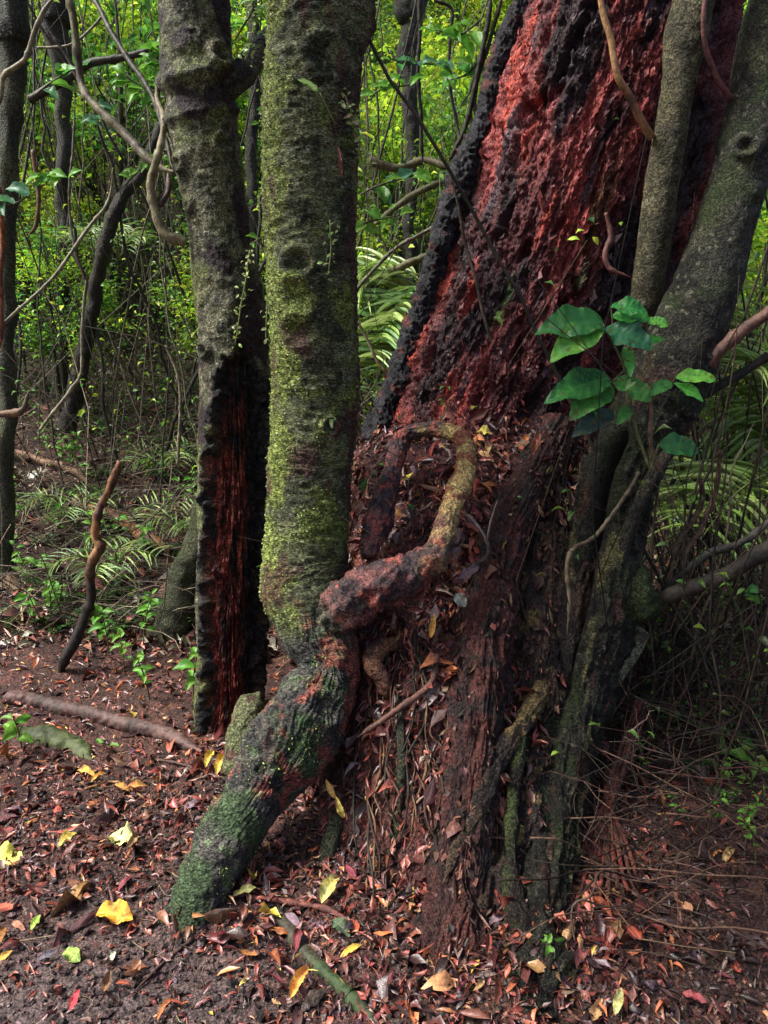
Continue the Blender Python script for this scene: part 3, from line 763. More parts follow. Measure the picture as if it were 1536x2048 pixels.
def vine(pts, c1, c2, label, **k):
    k.setdefault('group', None)
    return stick('vine', pts, c1, c2, label, k.pop('cat', 'vine'), k.pop('group'), **k)
vine([(132, -40, 3.2, 15), (138, 0, 3.2, 15), (150, 45, 3.2, 15), (160, 160, 3.2, 15), (200, 212, 3.15, 16), (250, 270, 3.1, 17), (292, 312, 3.05, 17), (330, 336, 3.02, 18), (352, 345, 3.0, 22)], (.055, .045, .03), (.13, .115, .06), 'thick brown branch curving down to the burnt hollow tree', cat='branch', nseg=12)
vine([(160, -40, 3.5, 9), (210, 40, 3.4, 10), (252, 112, 3.3, 10), (292, 168, 3.2, 10), (322, 240, 3.1, 10), (340, 305, 3.02, 11), (348, 340, 2.98, 12)], DKB, (.05, .04, .03), 'thin black vine running down beside a thicker curved branch')
vine([(372, 486, 2.94, 22), (332, 462, 2.92, 19), (312, 418, 2.92, 18), (302, 368, 2.92, 16), (316, 310, 2.92, 14), (330, 240, 2.95, 12), (316, 195, 3.0, 10), (330, 120, 3.0, 8)], (.22, .19, .11), (.13, .11, .06), 'pale bare branch sprouting in a hook from the hollow tree', cat='branch', nseg=12)
vine([(320, 412, 2.92, 10), (338, 378, 2.95, 10), (336, 345, 2.98, 9)], DKB, BRN, 'short dark spur on the pale hooked branch', cat='branch')
vine([(-20, 215, 3.6, 10), (0, 195, 3.6, 10), (10, 155, 3.6, 11), (50, 120, 3.6, 11), (70, 65, 3.6, 10), (110, -10, 3.6, 9)], PALE, GRY, 'pale S-shaped vine crossing the grey tree at the foot of the bank')
vine([(60, 200, 4.0, 16), (140, 155, 4.0, 20), (182, 122, 4.0, 16), (250, 116, 4.0, 14), (322, 88, 4.0, 12)], DKB, (.05, .05, .035), 'dark horizontal limb reaching towards the burnt hollow tree', cat='branch')
vine([(75, 5, 3.8, 6), (100, 60, 3.8, 6), (138, 120, 3.8, 7), (160, 170, 3.8, 6)], DKB, BRN, 'short dark twig crossing the thick curved branch')
vine([(-20, 670, 3.0, 7), (0, 655, 3.0, 7), (100, 560, 3.1, 7), (180, 450, 3.2, 7), (215, 400, 3.3, 6), (226, 335, 3.3, 5)], PALE, GRY, 'long pale twig slanting up in front of the bank')
vine([(75, 95, 3.9, 5), (140, 90, 3.9, 5), (190, 50, 3.9, 5), (215, 20, 3.9, 5)], PALE, GRY, 'thin pale twig arching over the dark limb')
vine([(-10, 350, 3.0, 10), (4, 420, 3.0, 11), (4, 560, 3.0, 10), (-2, 700, 3.0, 12)], (.20, .07, .03), (.1, .04, .025), 'orange-brown stem standing at the foot of the bank')
vine([(66, 300, 4.0, 8), (78, 380, 4.0, 8), (72, 450, 4.0, 8), (55, 475, 4, 7)], (.14, .08, .045), BRN, 'brown vine ending in a hook above the bank')
vine([(165, 620, 4.2, 6), (170, 560, 4.2, 6), (150, 500, 4.2, 6), (140, 410, 4.3, 5), (150, 200, 4.4, 5)], GRY, BRN, 'thin grey twining vine hanging before the ferny bank')
vine([(80, 860, 3.6, 6), (140, 780, 3.6, 7), (162, 740, 3.6, 6), (165, 640, 3.6, 6), (172, 560, 3.6, 5)], (.22, .2, .13), GRY, 'pale vine with a long bow above the leaf covered bank')
vine([(355, 930, 3.8, 6), (360, 800, 3.8, 6), (352, 740, 3.8, 5), (330, 690, 3.8, 5)], PALE, GRY, 'thin pale sapling stem beside the burnt hollow')
vine([(-20, 830, 2.6, 12), (10, 826, 2.6, 14), (38, 824, 2.6, 14), (50, 812, 2.6, 10), (58, 780, 2.6, 6)], (.17, .10, .06), (.07, .05, .035), 'brown snapped twig jutting across the bank', cat='branch')
# right side limbs
vine([(1560, 1075, 2.5, 32), (1480, 1132, 2.52, 30), (1400, 1170, 2.55, 30), (1340, 1198, 2.58, 28), (1292, 1196, 2.6, 26)], (.025, .021, .018), (.05, .04, .03), 'thick dark limb sweeping in to the mossy burl', cat='branch', nseg=14)
vine([(1560, 1030, 2.6, 14), (1480, 1085, 2.62, 15), (1420, 1108, 2.64, 16), (1370, 1150, 2.66, 15), (1322, 1185, 2.68, 14)], (.06, .055, .045), (.03, .027, .022), 'grey limb lying just above the thick dark limb', cat='branch', nseg=12)
vine([(1560, 612, 2.7, 24), (1500, 650, 2.7, 24), (1440, 705, 2.72, 26), (1400, 770, 2.75, 24), (1382, 830, 2.78, 18)], (.11, .055, .04), (.06, .035, .028), 'twisted brown vine hugging the dark leaning tree')
vine([(1560, 700, 2.9, 20), (1500, 735, 2.9, 18), (1440, 765, 2.9, 18), (1390, 800, 2.9, 16)], (.02, .018, .014), (.035, .03, .024), 'black branch above the palm fronds', cat='branch')
vine([(1278, 945, 2.5, 7), (1245, 1000, 2.46, 8), (1190, 1075, 2.42, 9), (1148, 1100, 2.38, 10), (1136, 1130, 2.36, 10), (1140, 1200, 2.34, 9), (1134, 1270, 2.3, 8)], (.11, .085, .05), (.05, .036, .025), 'bent tan root hanging down the dark crevice', cat='root')
vine([(1402, 960, 2.9, 10), (1405, 1000, 2.9, 11), (1388, 1040, 2.9, 10), (1350, 1090, 2.85, 10), (1340, 1150, 2.8, 9)], (.16, .10, .06), BRN, 'brown crooked vine before the palm fronds')
vine([(1440, 900, 2.95, 9), (1432, 980, 2.95, 10), (1400, 1060, 2.9, 11), (1370, 1110, 2.85, 10), (1360, 1180, 2.8, 9)], (.16, .09, .06), BRN, 'long brown crooked vine rising to the palm fronds')
vine([(1560, 1345, 3.2, 12), (1480, 1405, 3.1, 16), (1400, 1470, 3.0, 20), (1340, 1520, 2.9, 26), (1285, 1570, 2.8, 30)], (.17, .13, .07), (.10, .075, .045), 'pale fallen pole leaning low across the dark undergrowth', cat='branch', nseg=12)
vine([(1560, 1385, 3.4, 10), (1470, 1440, 3.3, 13), (1400, 1495, 3.2, 15), (1330, 1570, 3.1, 16)], (.20, .165, .08), (.12, .09, .05), 'thinner pale pole lying behind the low leaning pole', cat='branch')
vine([(1560, 1785, 2.0, 15), (1450, 1845, 1.98, 17), (1340, 1900, 1.95, 18), (1215, 1962, 1.9, 18)], (.018, .015, .013), (.035, .028, .022), 'long black stick slanting over the litter beside the stump', cat='stick', nseg=10)
vine([(1165, 1868, 1.86, 24), (1185, 1920, 1.82, 26), (1208, 1975, 1.78, 26), (1218, 2010, 1.76, 24)], (.02, .019, .018), (.05, .05, .05), 'short black post-like stick poking from the litter', cat='stick', nseg=12)
vine([(1112, 1915, 1.8, 22), (1140, 1960, 1.77, 22), (1165, 2005, 1.74, 22), (1185, 2040, 1.72, 20)], (.02, .019, .018), (.04, .04, .035), 'black half buried stick beside the short black post', cat='stick', nseg=12)
vine([(1525, 1560, 2.6, 22), (1512, 1700, 2.5, 20), (1500, 1820, 2.4, 24), (1488, 1960, 2.25, 30)], (.12, .07, .045), (.06, .04, .028), 'brown sapling stem standing in the dark undergrowth', cat='branch', nseg=12)
vine([(940, 1135, 2.5, 5), (976, 1110, 2.47, 6), (972, 1075, 2.45, 6), (945, 1040, 2.47, 5), (915, 1020, 2.5, 3)], (.12, .10, .09), (.06, .05, .045), 'forked grey twig standing in the litter of the stump', cat='twig')
vine([(974, 1080, 2.45, 5), (982, 1040, 2.45, 4), (995, 1000, 2.46, 3)], (.12, .10, .09), (.06, .05, .045), 'upright side shoot of the forked grey twig', cat='twig')
vine([(1212, 425, 3.12, 6), (1222, 470, 3.12, 11), (1210, 510, 3.11, 12), (1224, 542, 3.1, 10), (1265, 556, 3.1, 6)], (.12, .05, .04), (.06, .028, .024), 'crooked reddish root clinging to the red trunk', cat='root')
vine([(1318, 940, 2.42, 6), (1300, 880, 2.4, 7), (1304, 780, 2.38, 7), (1298, 690, 2.36, 7)], (.15, .09, .06), (.10, .07, .045), 'thin upright stem behind the broad green leaves', cat='stem')
# centre-back tangle between the two big trees
for i, (pts, cc_) in enumerate([([(840, -20, 4.5, 9), (838, 150, 4.5, 8), (845, 330, 4.5, 8)], DKB), ([(868, 0, 4.4, 6), (905, 20, 4.4, 6), (900, 80, 4.4, 6), (898, 150, 4.4, 6), (915, 260, 4.4, 6), (922, 300, 4.3, 6)], DKB),
        ([(738, 320, 4.6, 22), (800, 335, 4.6, 16), (850, 322, 4.6, 14), (905, 338, 4.5, 12)], (.10, .09, .05)), ([(880, 500, 4.2, 14), (800, 540, 4.2, 16), (730, 580, 4.2, 16), (708, 610, 4.2, 14)], (.11, .105, .05)),
        ([(905, 355, 4.6, 10), (840, 380, 4.6, 14), (790, 420, 4.6, 12), (740, 455, 4.7, 10)], (.12, .12, .06)), ([(900, 320, 4, 8), (935, 240, 4, 10), (960, 120, 4, 10), (985, -20, 4, 12)], DKB), ([(975, 300, 4, 10), (950, 200, 4, 8), (985, 60, 4, 8), (1010, -30, 4, 8)], DKB),
        ([(712, 640, 3.6, 6), (735, 680, 3.6, 6), (760, 730, 3.6, 6), (790, 760, 3.6, 5)], PALE), ([(710, 590, 3.8, 7), (730, 560, 3.8, 7), (790, 500, 3.8, 7), (890, 440, 3.8, 8)], GRY)]):
    lab = ['straight black vine hanging in the gap beside the red trunk', 'black vine with a hooked top hanging beside the red trunk', 'thick crooked limb crossing the gap behind the mossy tree', 'mossy olive limb sloping down behind the mossy tree', 'pale olive limb meeting the charred edge of the red trunk',
           'dark vine leaning along the charred edge of the red trunk', 'second dark vine crossing the first beside the charred edge', 'pale thin twig drooping over the palm leaflets', 'grey twig arching behind the mossy tree'][i]
    vine(pts, cc_, tuple(np.array(cc_) * .6), lab, cat='vine' if i in (0, 1, 5, 6) else 'branch')

# hanging red roots fan beside the dark tree
RT = tag(empty('root_fan', at(1160, 1790, 1.9)), 'fan of thin reddish roots splaying down beside the dark tree', 'roots')
for k in range(14):
    e = 1105 + k * 14 + rng.normal(0, 6)
    pts = px_ctrl([(1292 - k * 1.5, 1400, 2.55, 6), (1265 - k * 2, 1500 + rng.normal(0, 8), 2.36, 9), (1228 - k * 1 + rng.normal(0, 5), 1590, 2.22, 11), ((e + 1215) / 2, 1690, 2.06, 10), (e, 1800 + rng.normal(0, 12), 1.86, 8)])
    pts[:, :3] -= np.array(RT.location)
    stick('root', pts, (.17, .045, .03) if k % 2 else (.09, .04, .03), (.05, .025, .02), parent=RT, world=True, wig=.3)

# fallen logs and broken sticks on the bank
def ground_stick(name, pts, c1, c2, label, cat='log', lift=.4, **k):
    """pts (px,py,width_px) lying on the ground"""
    o = []
    for px, py, w in pts:
        p = ground_at(px, py); r = .5 * w / F * depth(p)
        o.append([p[0], p[1], p[2] + r * lift, r])
    return stick(name, o, c1, c2, label, cat, world=True, **k)
ground_stick('log', [(15, 1402, 30), (100, 1415, 30), (200, 1442, 30), (300, 1472, 30), (370, 1490, 28), (405, 1508, 24)], (.10, .06, .05), (.05, .034, .03), 'long brown fallen pole lying at the foot of the hollow tree', nseg=24, wig=.14, knots=.3, nlen=160)
ground_stick('log', [(295, 1460, 18), (345, 1474, 18), (395, 1490, 16)], (.17, .06, .045), (.09, .04, .03), 'short reddish stick lying against the long fallen pole', wig=.1)
ground_stick('log', [(40, 1470, 50), (90, 1472, 56), (140, 1488, 52), (165, 1505, 40), (185, 1520, 22)], (.06, .075, .03), (.03, .035, .02), 'short mossy green log end beside the glossy seedling', nseg=30, wig=.1, knots=.35, nlen=70, lift=-.2)
ground_stick('log', [(20, 918, 14), (90, 938, 14), (150, 958, 14), (178, 980, 12)], (.24, .14, .08), (.13, .07, .045), 'pale orange-brown branch lying on the leafy bank', lift=2.2)
ground_stick('log', [(150, 1025, 18), (210, 1050, 20), (270, 1085, 22), (340, 1128, 24)], (.28, .13, .05), (.10, .055, .04), 'orange-brown branch lying below the broken stick', lift=2.2, nseg=12)
ground_stick('log', [(20, 716, 11), (120, 712, 11), (220, 706, 12), (320, 700, 12)], (.17, .13, .095), (.10, .075, .055), 'pale thin log lying level across the upper bank', lift=2.2)
vine([(238, 922, 3.5, 7), (232, 945, 3.5, 15), (218, 985, 3.5, 16), (197, 1015, 3.5, 17), (188, 1045, 3.48, 18), (192, 1075, 3.48, 17), (204, 1092, 3.48, 20), (186, 1135, 3.46, 20), (176, 1200, 3.44, 19), (150, 1280, 3.4, 20), (112, 1375, 3.36, 22)], (.24, .12, .05), (.06, .032, .024), 'broken crooked stick leaning upright on the bank', cat='stick', nseg=14, wig=.3, knots=.4, grad=(.022, .018, .015))
ground_stick('root', [(548, 1825, 30), (585, 1872, 30), (630, 1925, 28), (690, 1990, 28), (770, 2060, 30)], (.035, .055, .022), (.05, .045, .03), 'mossy green surface root crossing the litter from the stump', 'root', lift=-.1, nseg=14)
ground_stick('stick', [(500, 1800, 10), (580, 1812, 12), (650, 1825, 12), (705, 1850, 10)], (.17, .06, .045), (.08, .035, .028), 'reddish stick lying across the litter near the knuckled root', 'stick', lift=1)
ground_stick('stick', [(400, 1870, 7), (330, 1925, 7), (270, 1985, 6)], (.08, .045, .035), (.05, .03, .025), 'thin dark stick pointing at the foot of the root', 'stick', lift=1)
ground_stick('stick', [(170, 1580, 5), (230, 1566, 6), (290, 1600, 5)], (.30, .16, .07), (.2, .1, .05), 'thin orange stick lying on the litter by the yellow leaves', 'stick', lift=1)
ground_stick('stick', [(300, 1520, 6), (380, 1535, 6), (440, 1560, 5)], (.07, .04, .035), BRN, 'thin dark stick lying beside the hollow tree', 'stick', lift=1)
vine([(875, 1310, 2.34, 12), (862, 1365, 2.3, 13), (830, 1400, 2.26, 13), (770, 1440, 2.22, 12), (715, 1475, 2.2, 9)], (.13, .06, .045), (.07, .04, .03), 'curved brown stick lying over the stump litter', cat='stick')
vine([(600, 1775, 1.95, 5), (680, 1790, 1.9, 5), (770, 1775, 1.9, 5)], (.30, .2, .12), PALE, 'straight pale twig lying under the stump litter', cat='twig')

# ------------------------------------------------------------------ random hanging vines and thin stems behind
def rand_vines(n, x0, x1, y0, y1, label, group, c1, c2, ztop, rr, cond=None, lean=.25):
    k = 0
    while k < n:
        x = rng.uniform(x0, x1); y = rng.uniform(y0, y1)
        if cond and not cond(x, y): continue
        z0 = float(hgt(x, y)) - .05
        h = rng.uniform(*ztop)
        r = rng.uniform(*rr)
        m = 7
        t = np.linspace(0, 1, m)
        dx, dy = rng.normal(0, lean, 2)
        P = np.stack([x + dx * t * h + np.cumsum(rng.normal(0, .05 * h / 3, m)), y + dy * .5 * t * h + np.cumsum(rng.normal(0, .03, m)), z0 + t * h, r * (1 - .4 * t)], -1)
        thick = 'hair-thin' if r < rr[0] + (rr[1] - rr[0]) * .33 else 'stout' if r > rr[0] + (rr[1] - rr[0]) * .67 else 'middling'
        how = 'leaning' if math.hypot(dx, .5 * dy) > lean * .8 else 'upright'
        tall = 'tall' if h > (ztop[0] + ztop[1]) / 2 else 'short'
        stick('vine', P, c1, c2, f'{tall} {how} {thick} {label}', 'vine', f'{tall} {how} {thick} {group}', world=True, nseg=6, nlen=34, wig=.8)
        k += 1
wedge = lambda lo, hi: (lambda x, y: lo < x / y < hi)
rand_vines(60, -4.5, .1, 4.5, 9.0, 'dark vine stem hanging over the ferny bank', 'vine stems over the bank', DKB, (.06, .05, .035), (2.5, 5.5), (.006, .016), wedge(-.55, .02))
rand_vines(26, -4.5, .1, 4.3, 8.0, 'pale vine stem hanging over the ferny bank', 'pale vine stems over the bank', (.16, .14, .09), (.08, .07, .045), (1.5, 4.5), (.004, .009), wedge(-.55, .02))
rand_vines(26, -.3, 1.2, 4.8, 9.0, 'vine stem in the gap beside the charred edge', 'vine stems in the gap beside the red trunk', (.07, .06, .04), (.03, .028, .02), (2, 4.5), (.005, .014), wedge(-.05, .14))
rand_vines(64, .9, 4.0, 2.6, 6.5, 'dark vine stem among the palm fronds', 'vine stems among the palm fronds', DKB, (.075, .055, .04), (1.2, 3.6), (.005, .014), wedge(.30, .60), .3)
rand_vines(14, .9, 3.0, 2.6, 4.5, 'pale stem rising through the palm fronds', 'pale stems among the palm fronds', (.15, .11, .07), (.08, .06, .04), (.8, 2.4), (.003, .007), wedge(.33, .56), .35)

rand_vines(30, .6, 1.9, 2.3, 3.6, 'blackish stem beside the dark tree', 'blackish stems beside the dark tree', (.02, .017, .014), (.05, .035, .025), (.5, 1.7), (.003, .009), wedge(.30, .52), .3)
# tangle of thin arching twigs low down by the dark tree
for k in range(90):
    px = rng.uniform(1130, 1540); py = rng.uniform(1230, 1950)
    if px < 1230 and py < 1480: px += 150
    p = ground_at(px, py) if py > 1420 else at(px, py, rng.uniform(2.9, 3.8))
    if p[1] > 4.5: continue
    p[2] = max(p[2], float(hgt(p[0], p[1]))) + rng.uniform(.0, .16)
    a = rng.normal(math.radians(-35), .6); L = rng.uniform(.15, .6)
    dv_ = np.array([math.cos(a), rng.normal(0, .35), math.sin(a) * .55])
    m = 5; t = np.linspace(-.5, .5, m)[:, None]
    P = p + dv_ * t * L + np.array([0, 0, 1]) * (.25 - t ** 2) * L * rng.uniform(-.1, .5) + rng.normal(0, .012, (m, 3))
    P[:, 2] = np.maximum(P[:, 2], hgt(P[:, 0], P[:, 1]) + .004)
    c_ = [(.09, .06, .042), (.05, .032, .024), (.13, .075, .05), (.03, .02, .015)][k % 4]
    stick('twig', np.hstack([P, np.full((m, 1), rng.uniform(.0014, .0032))]), c_, tuple(np.array(c_) * .6), 'thin bare twig in the dark tangle beside the dark tree', 'twig', 'tangled twigs beside the dark tree', world=True, nseg=5, nlen=16, wig=.6)

# ------------------------------------------------------------------ leaf litter on ground, bank and stump
LT = [leaf_t(4, w, p_, f, c, t, wv, 40 + k, se) for k, (w, p_, f, c, t, wv, se) in enumerate([(.32, .45, .4, .3, .5, .2, .1), (.22, .4, -.5, -.3, .8, .2, .1), (.45, .5, .3, .12, -.5, .3, .25), (.10, .5, .3, .4, 1.2, .1, .1), (.3, .35, 1.0, .1, 0, .25, .1), (.42, .5, -.3, .15, .6, .5, .3), (.5, .4, .5, .2, .3, .5, .3), (.07, .5, .2, -.2, .5, .1, 0), (.38, .6, .2, -.15, .3, .3, .2)])]
LTF = [leaf_t(3, w, .5, .5, .3, .4, .3, 140 + k) for k, w in enumerate((.4, .25, .55, .1))]
def slope_n(x, y, e=.04):
    return unit(np.stack([-(hgt(x + e, y) - hgt(x - e, y)) / (2 * e), -(hgt(x, y + e) - hgt(x, y - e)) / (2 * e), np.ones_like(x)], -1))
def ground_litter(name, n, xf, yr, size, label, up=.006, pal=DEAD, wts=DEADW, keep=None, tilt=.28, jit=.3):
    y = rng.uniform(*yr, n)
    y = yr[0] + (yr[1] - yr[0]) * ((y - yr[0]) / (yr[1] - yr[0])) ** 1.3
    x = rng.uniform(-xf, xf, n) * (y * .55 + .5)
    if keep is not None:
        k = rng.uniform(size=n) < keep(x, y)
        x, y = x[k], y[k]
    n = len(x)
    z = hgt(x, y) + rng.uniform(.001, up, n)
    nn = slope_n(x, y) + rng.normal(0, tilt, (n, 3))
    dd = rng.normal(size=(n, 3)); dd[:, 2] *= .2
    s = size[0] + rng.gamma(2.2, size[1], n)
    v, f, c = scatter(LT if yr[1] < 9 else LTF, np.stack([x, y, z], -1), nn, dd, s, palette(n, pal, wts, jit), rng.uniform(.5, 1.1, n))
    return tag(link(name, make_mesh(name, v, f, c, M['litter'])), label, 'litter', kind='stuff')
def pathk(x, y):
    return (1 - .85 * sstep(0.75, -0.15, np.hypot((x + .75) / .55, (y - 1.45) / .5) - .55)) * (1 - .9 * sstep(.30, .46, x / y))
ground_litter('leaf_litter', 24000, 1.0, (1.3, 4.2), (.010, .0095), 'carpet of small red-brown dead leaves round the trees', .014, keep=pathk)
ground_litter('bank_litter', 20000, 1.0, (3.6, 10), (.026, .019), 'brown and greenish dead leaves covering the bank', .02, [(.28, .105, .075), (.16, .06, .045), (.08, .07, .035), (.05, .03, .024), (.12, .13, .06), (.34, .24, .15), (.22, .19, .16)], [16, 16, 14, 16, 12, 7, 8])
ground_litter('shaded_litter', 12000, 1.0, (1.3, 5), (.012, .010), 'dead leaves coloured dark for the shade under the tangle beside the dark tree', .014, [(.06, .028, .022), (.035, .018, .015), (.12, .045, .03), (.02, .013, .012), (.16, .10, .07)], [5, 5, 2, 4, 1], keep=lambda x, y: sstep(.30, .46, x / y))  # litter in a darker palette that stands in for shade on this ground
# soil crumbs and chips on the path
n = 9000
y = rng.uniform(1.3, 2.6, n); x = rng.uniform(-1.25, .9, n)
z = hgt(x, y)
s = rng.gamma(2, .0025, n) + .003
oct_ = np.array([[1, 0, 0], [0, .8, 0], [-1, 0, .1], [0, -.9, 0], [0, 0, .7], [.1, 0, -.6]], float)
of = np.array([[0, 1, 4], [1, 2, 4], [2, 3, 4], [3, 0, 4], [1, 0, 5], [2, 1, 5], [3, 2, 5], [0, 3, 5]])
Rm = frames(rng.normal(size=(n, 3)) * .6 + np.array([0, 0, 1]), rng.normal(size=(n, 3)))
v = np.einsum('nij,nkj->nki', Rm, oct_[None] * (s[:, None, None] * rng.uniform(.5, 1.3, (n, 1, 3)))) + np.stack([x, y, z + s * .3], -1)[:, None]
f = (of[None] + (np.arange(n) * 6)[:, None, None]).reshape(-1, 3)
cr = palette(n, [(.055, .035, .032), (.10, .07, .065), (.15, .10, .09), (.16, .06, .045), (.03, .022, .02)], [5, 4, 2, 3, 4])
tag(link('soil_crumbs', make_mesh('soil_crumbs', v.reshape(-1, 3), f, np.repeat(cr, 6, 0), M['ground'], False)), 'crumbs of dark soil and bark chips on the trodden path', 'soil', kind='stuff')
# litter heaped on the stump
wgt = ((Z_ > -.02) & (Z_ < 1.22) & (np.abs(A_) < 1.5)).astype(float)
sel = np.argwhere(wgt > 0)
pk = sel[rng.choice(len(sel), 7500)]
sp, sn = TV[pk[:, 0], pk[:, 1]], TN[pk[:, 0], pk[:, 1]]
dd = np.array([0, -.5, -1.0]) + rng.normal(0, .7, sp.shape)
s = .014 + rng.gamma(2.0, .014, len(sp))
v, f, c = scatter(LT, sp + sn * rng.uniform(.002, .025, (len(sp), 1)), sn + rng.normal(0, .45, sn.shape), dd, s, palette(len(sp), DEAD, DEADW, .35), rng.uniform(.4, 1.0, len(sp)))
tag(link('stump_litter', make_mesh('stump_litter', v, f, c, M['litter'])), 'brown leaf litter and bark shreds caught on the stump slope', 'litter', kind='stuff')
# fine red debris on the ledge and the foot of the red face
sel = np.argwhere((Z_ > 1.02) & (Z_ < 1.55) & (np.abs(A_) < 1.3) & (TN[..., 2] > .05))
if len(sel):
    pk = sel[rng.choice(len(sel), 2600)]
    sp, sn = TV[pk[:, 0], pk[:, 1]], TN[pk[:, 0], pk[:, 1]]
    v, f, c = scatter(flk, sp + sn * .003, sn + rng.normal(0, .4, sn.shape), rng.normal(size=sp.shape), .006 + rng.gamma(2, .005, len(sp)), palette(len(sp), [(.12, .035, .03), (.06, .02, .02), (.25, .09, .07), (.035, .016, .015)], [5, 5, 2, 3], .3))
    tag(link('wood_crumbs', make_mesh('wood_crumbs', v, f, c, M['flake'], False)), 'crumbs of red rotten wood strewn on the stump ledge', 'wood crumbs', kind='stuff')

# ------------------------------------------------------------------ individual fallen leaves
def leaf_mesh(name, rows, w, peak, fold, curl, twist, wav, seed, serr, c1, c2, mat, ncross=7, ragged=0, teeth=0):
    r = np.random.default_rng(seed)
    u = np.linspace(0, 1, rows)[:, None]
    x = np.linspace(-1, 1, ncross)[None, :]
    prof = np.sin(np.pi * u ** (math.log(.5) / math.log(peak))) ** .75
    prof = np.clip(prof, .012, 1)
    ed = 1 + serr * r.normal(size=(rows, ncross)) * np.abs(x) ** 3
    if teeth: ed = ed * (1 + .06 * (((u * teeth) % 1) - .5) * np.abs(x) ** 4)
    hw = w / 2 * prof
    V = np.zeros((rows, ncross, 3))
    V[..., 0] = u + ragged * .03 * r.normal(size=(rows, ncross)) * np.abs(x)
    V[..., 1] = x * hw * ed
    a = twist * (u - .5)
    wv = wav * np.sin(u * 9 + r.uniform(0, 6) + x * 1.5) * np.abs(x) + .5 * wav * np.sin(u * 19 + r.uniform(0, 6)) * x ** 2
    V[..., 2] = -curl * (u - .5) ** 2 * 1.6 + curl * .2 + fold * hw * 2 * np.abs(x) ** 1.4 + wv * hw + x * hw * np.sin(a)
    V[..., 2] -= .02 * w * np.cos(u * 40) * np.abs(x) * (np.abs(x) < .95)            # side veins
    k = np.clip(.5 + .5 * pn(np.stack([V[..., 0] * 5, V[..., 1] * 5, np.full(V.shape[:2], seed * 1.3)], -1)), 0, 1)
    cc = lerp(np.asarray(c1, float), np.asarray(c2, float), sstep(.35, .75, k))
    cc = lerp(cc, np.asarray(c1) * 1.35 + .01, np.broadcast_to(np.exp(-(x / .09) ** 2), V.shape[:2]) * .6)
    if teeth:
        vein = np.cos((u * (9 if teeth > 9 else 7) - np.abs(x) * 1.5) * 2 * math.pi)
        V[..., 2] += .012 * w * vein * np.abs(x) ** .5 * prof * (np.abs(x) < .97)
        cc = lerp(cc, np.asarray(c1) * 1.5 + .03, sstep(.82, 1.0, vein) * .55)
        hole = pn(np.stack([V[..., 0] * 9, V[..., 1] * 9, np.full(V.shape[:2], seed * 2.1)], -1))
        cc = lerp(cc, C(.14, .10, .03), sstep(.42, .52, hole) * .8)
    return make_mesh(name, V, grid_faces(rows, ncross, False), cc, M[mat])

def solid(me_obj):
    return me_obj

def place_leaf(o, pos, nrm, d, s):
    Rm = frames(np.asarray(nrm, float)[None], np.asarray(d, float)[None])[0]
    mt = Matrix(Rm.tolist()).to_4x4()
    o.matrix_world = Matrix.Translation([float(v) for v in pos]) @ mt @ Matrix.Scale(float(s), 4)

KINDS = [  # label, group, colours, width, shape, weight
    ('curled red-brown fallen leaf lying on the litter', 'red-brown fallen leaves', (.20, .05, .038), (.09, .026, .022), .34, (.35, .55, .7, .35), 95),
    ('dry orange fallen leaf lying on the litter', 'orange fallen leaves', (.42, .14, .04), (.22, .06, .03), .36, (.3, .45, .5, .3), 60),
    ('dark wet brown fallen leaf lying on the litter', 'dark brown fallen leaves', (.075, .028, .024), (.035, .018, .018), .38, (.3, .4, .4, .3), 55),
    ('purplish grey fallen leaf lying on the litter', 'purplish grey fallen leaves', (.15, .10, .11), (.08, .05, .056), .42, (.2, .3, .3, .25), 40),
    ('tan papery fallen leaf lying on the litter', 'tan fallen leaves', (.40, .23, .11), (.26, .13, .06), .36, (.5, .6, .9, .4), 30),
]
slots = []
for lab, grp, c1, c2, w, (fo, cu, tw, wa), cnt in KINDS:
    meshes = [leaf_mesh('fallen_leaf', 9, w * rng.uniform(.75, 1.2), rng.uniform(.4, .55), fo * rng.choice([-1, 1]), cu * rng.choice([-1, 1]), tw, wa, int(rng.integers(999)), .12, c1, c2, 'fallen', 5) for _ in range(6)]
    slots += [(lab, grp, meshes)] * cnt
random.shuffle(slots)
stump_sel = np.argwhere((Z_ > .05) & (Z_ < 1.15) & (np.abs(A_) < 1.2) & (sec[:, 0:1] + sec[:, 2:3] * np.sin(A_) < .62))
stump_hi = stump_sel[(zz[stump_sel[:, 0]] > .68)]
for i, (lab, grp, meshes) in enumerate(slots):
    if i % 5 < 2:
        pool = stump_hi if i % 10 < 6 else stump_sel
        a, b = pool[rng.integers(len(pool))]
        p, nn = TV[a, b] + TN[a, b] * .03, TN[a, b] + rng.normal(0, .35, 3)
        dd = np.array([0, -.4, -1]) + rng.normal(0, .6, 3)
        lab2, grp2 = lab.replace('lying on the litter', 'caught on the stump slope'), grp + ' on the stump'
        s = rng.uniform(.045, .09)
    else:
        while True:
            px, py = rng.uniform(-20, 1540), 2080 - 560 * rng.uniform() ** .8
            g0 = ground_at(px, py)
            inside = abs((g0[0] - .21) / .55) ** 2 + abs((g0[1] - 2.8) / .92) ** 2 < 1
            bare = g0[0] < -.35 and g0[1] < 1.75 and rng.uniform() < .75
            if not inside and not bare and g0[1] < 3.6: break
        p = g0 + np.array([0, 0, .012]); nn = np.array([0, 0, 1]) + rng.normal(0, .3, 3)
        dd = rng.normal(size=3) * np.array([1, 1, .15])
        lab2, grp2 = lab, grp
        s = rng.uniform(.03, .085)
    o = link('fallen_leaf', meshes[rng.integers(len(meshes))])
    place_leaf(o, p, nn, dd, s)
    tag(o, lab2, 'leaf', grp2)

